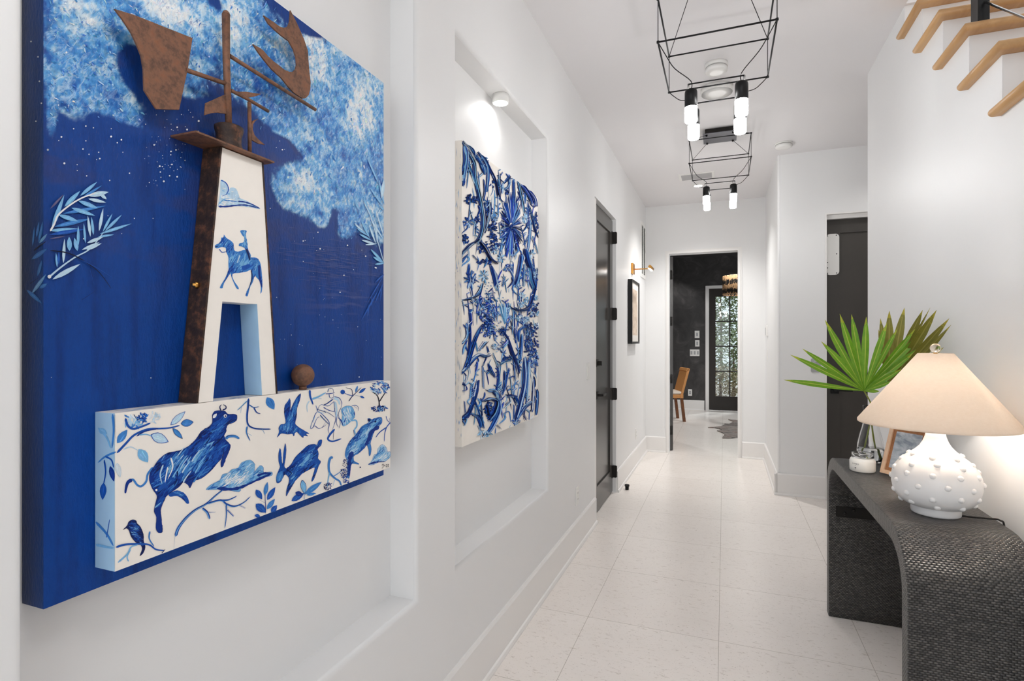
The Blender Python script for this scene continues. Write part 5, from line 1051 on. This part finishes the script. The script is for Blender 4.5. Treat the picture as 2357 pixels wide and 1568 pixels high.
# ------------------------------------------------------------------ console table
KX0, KX1, KY0, KY1, KT, KW, KR = .487, .798, 1.855, 3.174, .815, .058, .185
con = thing('console_table', ((KX0 + KX1) / 2, (KY0 + KY1) / 2, 0), 'black woven waterfall console table against the right wall', 'console table')
def prof(d, r):                                         # half loop: far leg seam, over the top, near leg seam; d = inset
    z0 = .612; pts = [(KY1 - d, z0), (KY1 - d, KT - KR)]
    for k in range(1, 13): a = k / 12 * PI / 2; pts.append((KY1 - KR + (KR - d) * math.cos(a), KT - KR + (KR - d) * math.sin(a)))
    n = 10
    for k in range(1, n): pts.append((KY1 - KR + (KY0 + KR - KY1 + KR) * k / n, KT - d))
    for k in range(12, -1, -1): a = k / 12 * PI / 2; pts.append((KY0 + KR - (KR - d) * math.cos(a), KT - KR + (KR - d) * math.sin(a)))
    pts.append((KY0 + d, z0)); return pts
def shell(b, po, pi):
    def arc(p):
        s = [0]
        for i in range(1, len(p)): s.append(s[-1] + math.dist(p[i], p[i - 1]))
        return s
    so = arc(po); e = .003; rows, uvs = [], []
    for (yo, zo), (yi, zi), s in zip(po, pi, so):
        ring = [(KX0 + e, yo, zo), (KX1 - e, yo, zo), (KX1, (yo * .95 + yi * .05), (zo * .95 + zi * .05)), (KX1, yi * .95 + yo * .05, zi * .95 + zo * .05), (KX1 - e, yi, zi), (KX0 + e, yi, zi), (KX0, yi * .95 + yo * .05, zi * .95 + zo * .05), (KX0, yo * .95 + yi * .05, zo * .95 + zi * .05)]
        vs = [0, .305, .308, .362, .365, .67, .673, .727]; rows.append(ring); uvs.append([(s, v) for v in vs])
    n = len(rows)
    for i in range(n - 1):
        for j in range(8):
            k = (j + 1) % 8; v1 = uvs[i][k][1] if k else .73
            b.face([rows[i][j], rows[i][k], rows[i + 1][k], rows[i + 1][j]], 0, None, [uvs[i][j], (uvs[i][k][0], v1), (uvs[i + 1][k][0], v1), uvs[i + 1][j]], j in (0, 4) and n > 4)
    for q in (rows[0][::-1], rows[-1]): b.face(q, 0, None, [(p[0], p[1]) for p in q])
one('top', M['weave'], lambda b: shell(b, prof(0, 0), prof(KW, 0)), con)
for s in (0, 1):
    yo, yi = (KY1, KY1 - KW) if s == 0 else (KY0, KY0 + KW)
    one('leg', M['weave'], lambda b: shell(b, [(yo, .002 + .609 * k / 6) for k in range(7)], [(yi, .002 + .609 * k / 6) for k in range(7)]), con)
box('seam', M['ink'], (KX0 + .004, KX1 - .004, KY0 + .004, KY0 + KW - .004, .6105, .6125), con); box('seam', M['ink'], (KX0 + .004, KX1 - .004, KY1 - KW + .004, KY1 - .004, .6105, .6125), con)
yb = KY1 - KW
br = box('bracket', M['bronze_metal'], (.517, .775, yb - .006, yb, .503, .557), con, .002)
for x, z in ((.555, .523), (.595, .542), (.70, .523), (.74, .542)): one('bolt', M['bronze_metal'], lambda b: b.lathe([(.0085, 0), (.007, -.004), (.003, -.0062), (0, -.0065)], (x, yb - .006, z), 14, axis='y'), br)

# ------------------------------------------------------------------ table lamp
LXc, LYc = .643, 2.162
lamp = thing('table_lamp', (LXc, LYc, KT), 'white studded ceramic lamp with wide conical linen shade on the console', 'lamp')
BP = [(0, .816), (.066, .816), (.067, .82), (.067, .836), (.065, .839), (.0655, .8415), (.08, .8445), (.094, .853), (.107, .868), (.1155, .887), (.1195, .908), (.12, .927), (.117, .946), (.110, .964), (.099, .98), (.086, .994), (.069, 1.008), (.054, 1.021), (.042, 1.035), (.034, 1.05), (.0285, 1.066), (.026, 1.078), (.024, 1.081), (0, 1.081)]
def body(b): b.lathe(BP, (LXc, LYc, 0), 72, cap=False)
one('body', M['ceramic'], body, lamp)
def rad(z):
    for (r0, z0), (r1, z1) in zip(BP[5:], BP[6:]):
        if z0 <= z <= z1: return r0 + (r1 - r0) * (z - z0) / (z1 - z0), math.atan2(r0 - r1, z1 - z0)
    return .1, 0
for row, (z, n) in enumerate(((.857, 9), (.886, 10), (.921, 10), (.955, 10), (.984, 9), (1.006, 7))):
    for k in range(n):
        r, tl = rad(z + .004 * math.sin(k * 2.7 + row)); zz = z + .004 * math.sin(k * 2.7 + row); a = 2 * PI * (k + .5 * (row % 2)) / n + .28
        nrm = Vector((math.cos(a) * math.cos(tl), math.sin(a) * math.cos(tl), math.sin(tl))); c = Vector((LXc + r * math.cos(a), LYc + r * math.sin(a), zz)); e1 = nrm.cross(Vector((0, 0, 1))).normalized(); e2 = e1.cross(nrm)
        def bump(b):
            rows = []
            for i in range(6):
                t = i / 5 * PI / 2; rows.append([c + nrm * (.0075 * math.sin(t) - .001) + (e1 * math.cos(p) + e2 * math.sin(p)) * .0093 * max(.02, math.cos(t)) for p in [2 * PI * q / 14 for q in range(14)]])
            b.grid(rows, close_u=True)
        one('stud', M['ceramic'], bump, lamp)
one('neck', M['brass'], lambda b: b.lathe([(.0145, 1.079), (.0145, 1.118), (.010, 1.12), (.006, 1.16), (.006, 1.19), (0, 1.19)], (LXc, LYc, 0), 24), lamp)
def shade(b):
    o = [(.2165, 1.104), (.2165, 1.111), (.0485, 1.336), (.0475, 1.337)]; i = [(.046, 1.3345), (.214, 1.1105), (.2142, 1.104)]
    b.lathe(o + i + [o[0]], (LXc, LYc, 0), 96, cap=False)
one('lampshade', M['shade'], shade, lamp)
def spider(b):
    for k in range(3): a = k * 2 * PI / 3; b.tube([(LXc, LYc, 1.33), (LXc + .046 * math.cos(a), LYc + .046 * math.sin(a), 1.333)], .0012, 6)
    b.tube([(LXc - .03, LYc, 1.17), (LXc - .04, LYc, 1.23), (LXc - .02, LYc, 1.31), (LXc, LYc, 1.33)], .0012, 6); b.tube([(LXc + .03, LYc, 1.17), (LXc + .04, LYc, 1.23), (LXc + .02, LYc, 1.31), (LXc, LYc, 1.33)], .0012, 6); b.tube([(LXc - .03, LYc, 1.17), (LXc + .03, LYc, 1.17)], .0015, 6)
one('harp', M['brass'], spider, lamp)
one('bulb', M['warm_bulb'], lambda b: b.lathe([(0, 1.19), (.013, 1.192), (.015, 1.205), (.026, 1.232), (.026, 1.25), (.016, 1.268), (0, 1.272)], (LXc, LYc, 0), 24), lamp)
one('finial', M['ball_glass'], lambda b: b.lathe([(.0152 * math.sin(a * PI / 16), 1.354 - .0152 * math.cos(a * PI / 16)) for a in range(17)], (LXc, LYc, 0), 28, cap=False), lamp); one('finial_cap', M['brass'], lambda b: b.lathe([(.006, 1.331), (.006, 1.337), (.004, 1.34), (0, 1.34)], (LXc, LYc, 0), 16), lamp)
one('cord', M['bronze_metal'], lambda b: b.tube(spline([(LXc + .06, LYc - .018, KT + .004), (.735, 2.14, KT + .004), (.775, 2.138, KT + .005), (.797, 2.125, KT + .006), (.806, 2.118, KT - .02), (.809, 2.1, KT - .2), (.81, 2.11, .3)], 6), .0028, 8), lamp)

# ------------------------------------------------------------------ candle, vase with palm leaves, leaning frame
cx, cy = .556, 2.742
cn = thing('candle', (cx, cy, KT), 'white candle in a squat glass jar lettered LUSSO on the console', 'candle')
one('body', M['wax'], lambda b: b.lathe([(0, KT + .001), (.044, KT + .001), (.048, KT + .006), (.0485, KT + .044), (.0465, KT + .052), (.042, KT + .058), (.0395, KT + .0595), (0, KT + .0595)], (cx, cy, 0), 48, cap=False), cn)
one('glass_neck', M['glass'], lambda b: b.lathe([(.0405, KT + .06), (.0405, KT + .078), (.0412, KT + .08), (.0385, KT + .08), (.0378, KT + .078), (.0378, KT + .06), (.0405, KT + .06)], (cx, cy, 0), 48, cap=False), cn)
def lettering(b):
    cu = bpy.data.curves.new('t', 'FONT'); cu.body = 'LUSSO'; cu.size = .0088; cu.align_x = 'CENTER'; cu.space_character = 1.15
    ob = bpy.data.objects.new('t', cu); COL.objects.link(ob); dg = bpy.context.evaluated_depsgraph_get(); me = bpy.data.meshes.new_from_object(ob.evaluated_get(dg)); bpy.data.objects.remove(ob)
    a0 = math.atan2(-cy, -cx) - .55; rr = .0492
    def wrap(u, v): a = a0 + u / rr; return (cx + rr * math.cos(a), cy + rr * math.sin(a), KT + v)
    for p in me.polygons: b.face([wrap(me.vertices[i].co.x, .034 + me.vertices[i].co.y) for i in p.vertices])
    b.face([wrap(u, v) for u, v in ((-.003, .029), (.003, .029), (.003, .0297), (-.003, .0297))])
    for k in range(5):
        a = PI / 2 + (k - 2) * .85; b.face([wrap(.0008 * math.cos(a + 1.57), .02 + .0008 * math.sin(a + 1.57)), wrap(.0052 * math.cos(a), .02 + .0052 * math.sin(a)), wrap(-.0008 * math.cos(a + 1.57), .02 - .0008 * math.sin(a + 1.57))])
    b.face([wrap(.0016 * math.cos(k), .0195 + .0024 * math.sin(k)) for k in [q * PI / 5 for q in range(10)]])
    b.face([wrap(u, v) for u, v in ((-.0004, .02), (.0004, .02), (.0006, .014), (-.0006, .014))])
one('lettering', M['ink'], lettering, cn, merge=False)
one('wick', M['ink'], lambda b: b.tube([(cx, cy, KT + .057), (cx, cy, KT + .066)], .001, 6), cn)
vx, vy = .632, 2.96
vs = thing('glass_vase', (vx, vy, KT), 'clear teardrop glass vase half full of water behind the candle', 'vase')
VO = [(0, KT + .001), (.038, KT + .001), (.045, KT + .006), (.052, KT + .03), (.0545, KT + .055), (.052, KT + .085), (.044, KT + .125), (.034, KT + .165), (.028, KT + .2), (.028, KT + .235), (.031, KT + .262)]
VI = [(.0292, KT + .262), (.0262, KT + .235), (.0262, KT + .2), (.0322, KT + .165), (.0422, KT + .125), (.0502, KT + .085), (.0527, KT + .055), (.0502, KT + .03), (.043, KT + .012), (.036, KT + .01), (0, KT + .01)]
one('body', M['glass'], lambda b: b.lathe(VO + VI, (vx, vy, 0), 56, cap=False), vs)
one('water', M['water'], lambda b: b.lathe([(0, KT + .0103), (.036, KT + .0103), (.0428, KT + .0123), (.05, KT + .03), (.0525, KT + .055), (.0521, KT + .066), (0, KT + .066)], (vx, vy, 0), 48, cap=False), vs)
def blade(b, base, tip, w, sag, face, jit=0):
    base, tip = Vector(base), Vector(tip); d = tip - base; side = d.cross(face).normalized(); up = side.cross(d).normalized(); n = 9; rows, uvs = [], []
    for i in range(n):
        t = i / (n - 1); p = base + d * t + Vector((0, 0, -sag * t * t)) + up * (.01 * math.sin(t * PI) * jit)
        k = w / 2 * (.12 + .88 * math.sin(min(1, t / .62) * PI / 2)) * (1 if t < .62 else max(.02, math.cos((t - .62) / .38 * PI / 2) ** .9)); rows.append([p - side * k + up * k * .35, p, p + side * k + up * k * .35]); uvs.append([(0, t), (.5, t), (1, t)])
    b.grid(rows, uvs=uvs, sm=False)
def frond(name, label, hub, tips, stem, mat, base_len):
    t = thing(name, stem[0], label, 'palm leaf'); hub = Vector(hub)
    one('stem', M['stem'], lambda b: b.tube(spline(stem, 6), .0036, 8, r1=.0030), t)
    face = (Vector((0, 0, CH)) - hub).normalized()
    for tip, w, sag in tips: one('leaflet', M[mat], lambda b: blade(b, hub, tip, w, sag, face + Vector((R.uniform(-.25, .25), 0, R.uniform(-.2, .2))), R.uniform(-1, 1)), t)
    return t
hy = 2.83; hub1 = onY(1989, 900, hy)
T1 = [((1804, 874.6), -.30, .028), ((1819, 817), -.26, .030), ((1847, 803), -.22, .03), ((1890, 786), -.16, .034), ((1898.6, 736), -.10, .036), ((1933, 722.7), -.05, .034), ((1959.8, 723.6), -.02, .034), ((1993.9, 729.6), 0, .034), ((2041.6, 743.4), .03, .032), ((2066, 756), .05, .026), ((2107, 757), .05, .03), ((2124, 766), .02, .032), ((2118, 800), 0, .03), ((2100, 815), -.03, .03), ((2075, 850), -.06, .028), ((2052, 878), -.08, .026), ((2024, 901), -.06, .018)]
frond('palm_leaf', 'bright green fan palm leaf in the vase, spread flat in front', hub1, [(onY(p[0], p[1], hy + dy), w * .84, 0) for p, dy, w in T1], [(vx + .03, vy + .012, KT + .02), (vx + .012, vy - .002, KT + .11), (vx + .002, vy - .006, KT + .2), (vx - .004, vy - .03, KT + .27), tuple(hub1)], 'palm', .2)
hy2 = 3.02; hub2 = onY(2046, 892, hy2)
T2 = [((2022, 758), .06, .02), ((2026.4, 733), .05, .028), ((2047, 715.5), .04, .036), ((2081.8, 708.6), .03, .038), ((2123.6, 714), .0, .036), ((2141.4, 708), .06, .012), ((2155.7, 714), -.06, .038), ((2185, 733), -.1, .032), ((2189, 748), -.12, .024), ((2148, 766), -.02, .014), ((2172, 800), -.16, .03), ((2176, 850), -.2, .03)]
f2 = frond('palm_leaf', 'darker olive fan palm leaf rising behind the lampshade', hub2, [(onY(p[0], p[1], min(hy2 + dy, .8 / (ray(*p)[0] / ray(*p)[1]))), w, 0) for p, dy, w in T2], [(vx - .034, vy - .006, KT + .02), (vx - .006, vy + .006, KT + .15), (vx + .004, vy + .004, KT + .21), (vx + .02, vy + .03, KT + .27), tuple(hub2)], 'palm_olive', .2)
one('leaflet', M['palm'], lambda b: blade(b, hub2, onY(2128, 994, 2.86), .02, 0, Vector((-.2, -.9, .2))), f2)
# leaning photo frame
fo = Vector((.617, 2.725, KT + .0045)); fu = Vector((.6, -.8, 0)); lean = math.radians(17); fb = Vector((.8, .6, 0)); fv = Vector((fb.x * math.sin(lean), fb.y * math.sin(lean), math.cos(lean))); fn = fu.cross(fv).normalized()
if fn.dot(Vector((-.8, -.6, 0))) < 0: fn = -fn
pf = thing('photo_frame', fo, 'small pale wood photo frame leaning behind the lamp', 'photo frame')
def fbox(b, u0, u1, v0, v1, n0, n1):
    q = [fo + fu * u + fv * v + fn * n for u in (u0, u1) for v in (v0, v1) for n in (n0, n1)]; k = len(b.v); b.v += [tuple(x) for x in q]
    for f in ((0, 1, 3, 2), (4, 6, 7, 5), (0, 4, 5, 1), (2, 3, 7, 6), (0, 2, 6, 4), (1, 5, 7, 3)): b.f.append(tuple(k + i for i in f)); b.mi.append(0); b.c.append(None); b.uv.append(None); b.sm.append(False)
FW, FH = .17, .215
one('frame', M['oak_pale'], lambda b: [fbox(b, *d, -.012, .004) for d in ((0, .016, .016, FH - .016), (FW - .016, FW, .016, FH - .016), (0, FW, 0, .016), (0, FW, FH - .016, FH))], pf, 0, False)
one('mat_board', M['cork'], lambda b: fbox(b, .014, FW - .014, .014, FH - .014, -.010, -.002), pf)
ph = one('photograph', M['seaprint'], lambda b: fbox(b, .03, FW - .03, .03, FH - .03, -.002, -.0012), pf)
one('backing', M['bronze_metal'], lambda b: fbox(b, .006, FW - .006, .006, FH - .006, -.014, -.010), pf)
one('easel_leg', M['bronze_metal'], lambda b: b.tube([fo + fu * (FW / 2) + fv * .16 - fn * .014, Vector((*(fo + fu * (FW / 2) + fb * .105).to_2d(), KT + .003))], .004, 6), pf)

# ------------------------------------------------------------------ far room
def chair():
    t = thing('dining_chair', (-.9, 9.85, 0), 'rattan dining chair with cream cushion seen through the end doorway', 'chair')
    p = Vector((-.655, 9.68, 0)); s = Vector((-.145, .42, 0)).normalized(); f = Vector((-s.y, s.x, 0)); f = f if f.x < 0 else -f; up = Vector((0, 0, 1)); w, d = .46, .5
    def at(a, c, z): return p + s * a + f * c + up * z
    def bar(b, q0, q1, wa, wc):
        rows = [[q + s * (wa * i) + f * (wc * j) for i, j in ((-.5, -.5), (.5, -.5), (.5, .5), (-.5, .5))] for q in (q0, q1)]; b.grid(rows, close_u=True, sm=False); b.face(rows[0][::-1]); b.face(rows[1])
    for a in (.022, w - .022):
        one('leg', M['chair_wood'], lambda b: bar(b, at(a, -.03, 0), at(a, .02, .44), .042, .045), t); one('leg', M['chair_wood'], lambda b: bar(b, at(a, d, 0), at(a, d - .03, .44), .042, .045), t)
    def rails(b):
        for c in (.02, d - .03): bar(b, at(0, c, .40), at(0, c, .46), .01, .04); 
        rows = [[at(0, -.01, z), at(w, -.01, z), at(w, d, z), at(0, d, z)] for z in (.4, .46)]; b.grid(rows, close_u=True, sm=False); b.face(rows[0][::-1]); b.face(rows[1])
    one('seat_frame', M['cane'], rails, t)
    def cush(b):
        rows = [[at(e, e - .0, z), at(w - e, e, z), at(w - e, d - e, z), at(e, d - e, z)] for e, z in ((.01, .461), (.0, .475), (.0, .495), (.02, .51))]; b.grid(rows, close_u=True, sm=False); b.face(rows[0][::-1]); b.face(rows[3])
    one('cushion', M['cushion'], cush, t, .008)
    def bk(c): return lambda z: -.0 - (z - .44) * .26 + c
    def backfr(b):
        for a in (.022, w - .022): bar(b, at(a, .02, .44), at(a, .02 - .12, .9), .044, .04)
        bar(b, at(.022, -.095, .88), at(w - .022, -.095, .88), .01, .045)
        q = [at(.0, .005 - .1, .86), at(w, .005 - .1, .86), at(w, .005 - .115, .905), at(.0, .005 - .115, .905)]; b.prism(q, f * .035)
    one('back_frame', M['cane'], backfr, t)
    one('back_panel', M['cane'], lambda b: b.prism([at(.05, .012, .5), at(w - .05, .012, .5), at(w - .05, -.082, .86), at(.05, -.082, .86)], f * .012), t)
    return t
chair()
rg = [onZ(*p, .012) for p in K(1530, 820, 6.816)([(680, 1113), (790, 1108), (880, 1096), (935, 1076), (938, 1054), (1010, 1060), (1040, 1048), (1080, 1020), (1040, 1008), (1000, 990), (1080, 996), (1170, 1002)])]
rl = [onZ(*p, .012) for p in K(1530, 820, 6.816)([(1175, 1270), (1090, 1278), (1000, 1284), (905, 1280), (915, 1256), (932, 1246), (936, 1215), (905, 1196), (860, 1180), (820, 1166), (900, 1152), (860, 1134), (780, 1120)])]
def rug(b): b.prism(rg + [Vector((.7, 10.6, .012)), Vector((1.6, 10.9, .012)), Vector((2.1, 9.9, .012)), Vector((1.7, 8.9, .012)), Vector((.8, 8.75, .012))] + rl, (0, 0, -.011))
tag(one('cowhide_rug', M['hide'], rug), 'grey and brown cowhide rug with ragged edge on the far floor', 'rug')
dp = thing('drum_pendant', (.262, 9.3, H), 'striped tan and black drum pendant in the far dark room', 'pendant light')
one('drum_shade', M['drum'], lambda b: b.lathe([(.285, 2.1), (.29, 2.11), (.29, 2.385), (.285, 2.395), (.28, 2.385), (.28, 2.11), (.285, 2.1)], (.262, 9.3, 0), 48, cap=False), dp)
one('cord', M['black_metal'], lambda b: b.tube([(.262, 9.3, 2.39), (.262, 9.3, H)], .005, 8), dp); one('cross_bar', M['black_metal'], lambda b: b.tube([(-.02, 9.3, 2.388), (.545, 9.3, 2.388)], .004, 6), dp); one('ceiling_cup', M['black_metal'], lambda b: b.lathe([(.06, H), (.06, H - .02), (.02, H - .03), (0, H - .03)], (.262, 9.3, 0), 20), dp)
def plate_y(name, x0, x1, z0, z1, n, label, cat):
    t = thing(name, ((x0 + x1) / 2, YF, (z0 + z1) / 2), label, cat); box('cover', M['plastic'], (x0, x1, YF - .007, YF, z0, z1), t, .002); w = (x1 - x0) / n
    for i in range(n):
        c = x0 + w * (i + .5); q = box('rocker' if cat == 'switch' else 'socket', M['plastic_grey'], (c - .017, c + .017, YF - .01, YF - .007, (z0 + z1) / 2 - .034, (z0 + z1) / 2 + .034), t)
        if cat == 'outlet':
            for dz in (-.02, .018): box('slot', M['ink'], (c - .006, c + .006, YF - .0106, YF - .0099, (z0 + z1) / 2 + dz, (z0 + z1) / 2 + dz + .008), q)
plate_y('light_switch', -.547, -.457, 1.425, 1.572, 1, 'topmost white switch on the black plaster wall', 'switch')
plate_y('light_switch', -.54, -.457, 1.26, 1.385, 1, 'middle single white switch on the black plaster wall', 'switch')
plate_y('light_switch', -.637, -.457, 1.07, 1.2, 3, 'wide white three-gang switch, lowest on the black plaster wall', 'switch')
plate_y('wall_outlet', -.672, -.597, .277, .405, 1, 'white outlet above the baseboard on the black plaster wall', 'outlet')

# ------------------------------------------------------------------ garden beyond the glazed door
tag(box('neighbouring_house', M['siding'], (-4, 6, 19, 19.3, -.1, 6)), 'pale house with lap siding behind the garden leaves', 'house')
struct(box('ground_outside', M['patio'], (-5, 7, 11.6, 19, -.14, -.02)))
def leaves(b, c, r, n, size):
    for _ in range(n):
        while True:
            v = Vector((R.uniform(-1, 1), R.uniform(-1, 1), R.uniform(-1, 1)))
            if .35 < v.length < 1: break
        p = Vector((c[0] + v.x * r[0], c[1] + v.y * r[1], c[2] + v.z * r[2])); d = Vector((R.uniform(-1, 1), R.uniform(-1, 1), R.uniform(-.8, .5))).normalized(); s = d.cross(Vector((R.uniform(-1, 1), R.uniform(-1, 1), 1))).normalized(); l = size * R.uniform(.6, 1.3); w = l * .22
        b.face([p, p + d * l * .5 + s * w, p + d * l, p + d * l * .5 - s * w])
for nm, c, r, n, size, mt, lab in (('garden_tree', (-.1, 16.2, 2.35), (.85, .8, 1.1), 2400, .13, 'foliage', 'green tree crown filling the upper panes of the garden door'), ('garden_shrub', (.2, 14.4, .95), (.9, .7, .66), 1900, .11, 'foliage', 'leafy green shrub in the middle panes of the garden door'), ('garden_shrub', (-.1, 12.9, .45), (.6, .5, .42), 1300, .085, 'foliage_dry', 'low olive brown shrub at the foot of the garden door')):
    t = thing(nm, (c[0], c[1], 0), lab, 'tree' if 'tree' in nm else 'shrub')
    o = one('foliage', M[mt], lambda b: leaves(b, c, r, n, size), t, merge=False)
    one('trunk', M['bark'], lambda b: b.tube([(c[0], c[1], -.02), (c[0] + .03, c[1], c[2] * .5), (c[0], c[1], c[2] + r[2] * .3)], .045, 8, r1=.015), t)

# ------------------------------------------------------------------ light, camera, settings
def area(name, loc, rot, size, power, col=(1, .97, .94), shape='DISK', size_y=None):
    l = bpy.data.lights.new(name, 'AREA'); l.energy = power; l.color = col; l.shape = shape; l.size = size
    if size_y: l.size_y = size_y
    o = bpy.data.objects.new(name, l); COL.objects.link(o); o.location = loc; o.rotation_euler = rot; return o
def spot(name, loc, power, angle, col=(1, .98, .95), r=.03, blend=.5):
    l = bpy.data.lights.new(name, 'SPOT'); l.energy = power; l.color = col; l.spot_size = angle; l.spot_blend = blend; l.shadow_soft_size = r
    o = bpy.data.objects.new(name, l); COL.objects.link(o); o.location = loc; return o
spot('niche_downlight_beam', (-.962, 2.33, 2.47), 1.3, 2.5)
spot('recessed_downlight_beam', (-.26, 6.17, H - .012), 80, 2.1, blend=.9)
spot('recess_fill_spot', (1.55, 4.75, H - .02), 9, 2.5)  # unseen lamp without a fitting, added to brighten the recess
spot('dark_room_unseen_spot', (-.9, 10.9, H - .02), 26, 1.7)
spot('dark_room_unseen_spot', (.1, 8.9, H - .02), 60, 2.3)  # fill lamp without a fitting, added to brighten the dark room
spot('dark_room_unseen_spot', (-1.5, 8.9, H - .02), 45, 2.3)  # second added fill lamp for the dark room, out of view
l = bpy.data.lights.new('sun', 'SUN'); l.energy = 1.6; l.angle = .2; o = bpy.data.objects.new('sun', l); COL.objects.link(o); o.rotation_euler = (math.radians(-38), math.radians(24), 0)
w = bpy.data.worlds.new('daylight'); SC.world = w; w.use_nodes = True; bg = w.node_tree.nodes['Background']; bg.inputs[0].default_value = (.93, .97, 1, 1); bg.inputs[1].default_value = 1.5
cam = bpy.data.cameras.new('camera'); cam.sensor_width = 36; cam.lens = 36 * F / 2357; cam.clip_start = .02; cam.clip_end = 100
co = bpy.data.objects.new('camera', cam); COL.objects.link(co); co.location = (0, 0, CH); co.rotation_euler = (PI / 2, 0, YAW); SC.camera = co
SC.view_settings.view_transform = 'Standard'; SC.view_settings.look = 'None'; SC.view_settings.gamma = 1; SC.view_settings.use_curve_mapping = False; SC.view_settings.exposure = .6
SC.cycles.use_denoising = True; SC.cycles.max_bounces = 10; SC.cycles.diffuse_bounces = 7; SC.cycles.transmission_bounces = 8; SC.cycles.sample_clamp_indirect = 6

for nm, g in (('palm_leaf', 'palm leaves in the glass vase'), ('smoke_alarm', 'smoke alarms on the ceiling'), ('wall_outlet', 'wall outlets'), ('light_switch', 'wall switches'), ('garden_shrub', 'shrubs outside the garden door')):
    for o in bpy.data.objects:
        if o.parent is None and o.name.split('.')[0] == nm: o['group'] = g
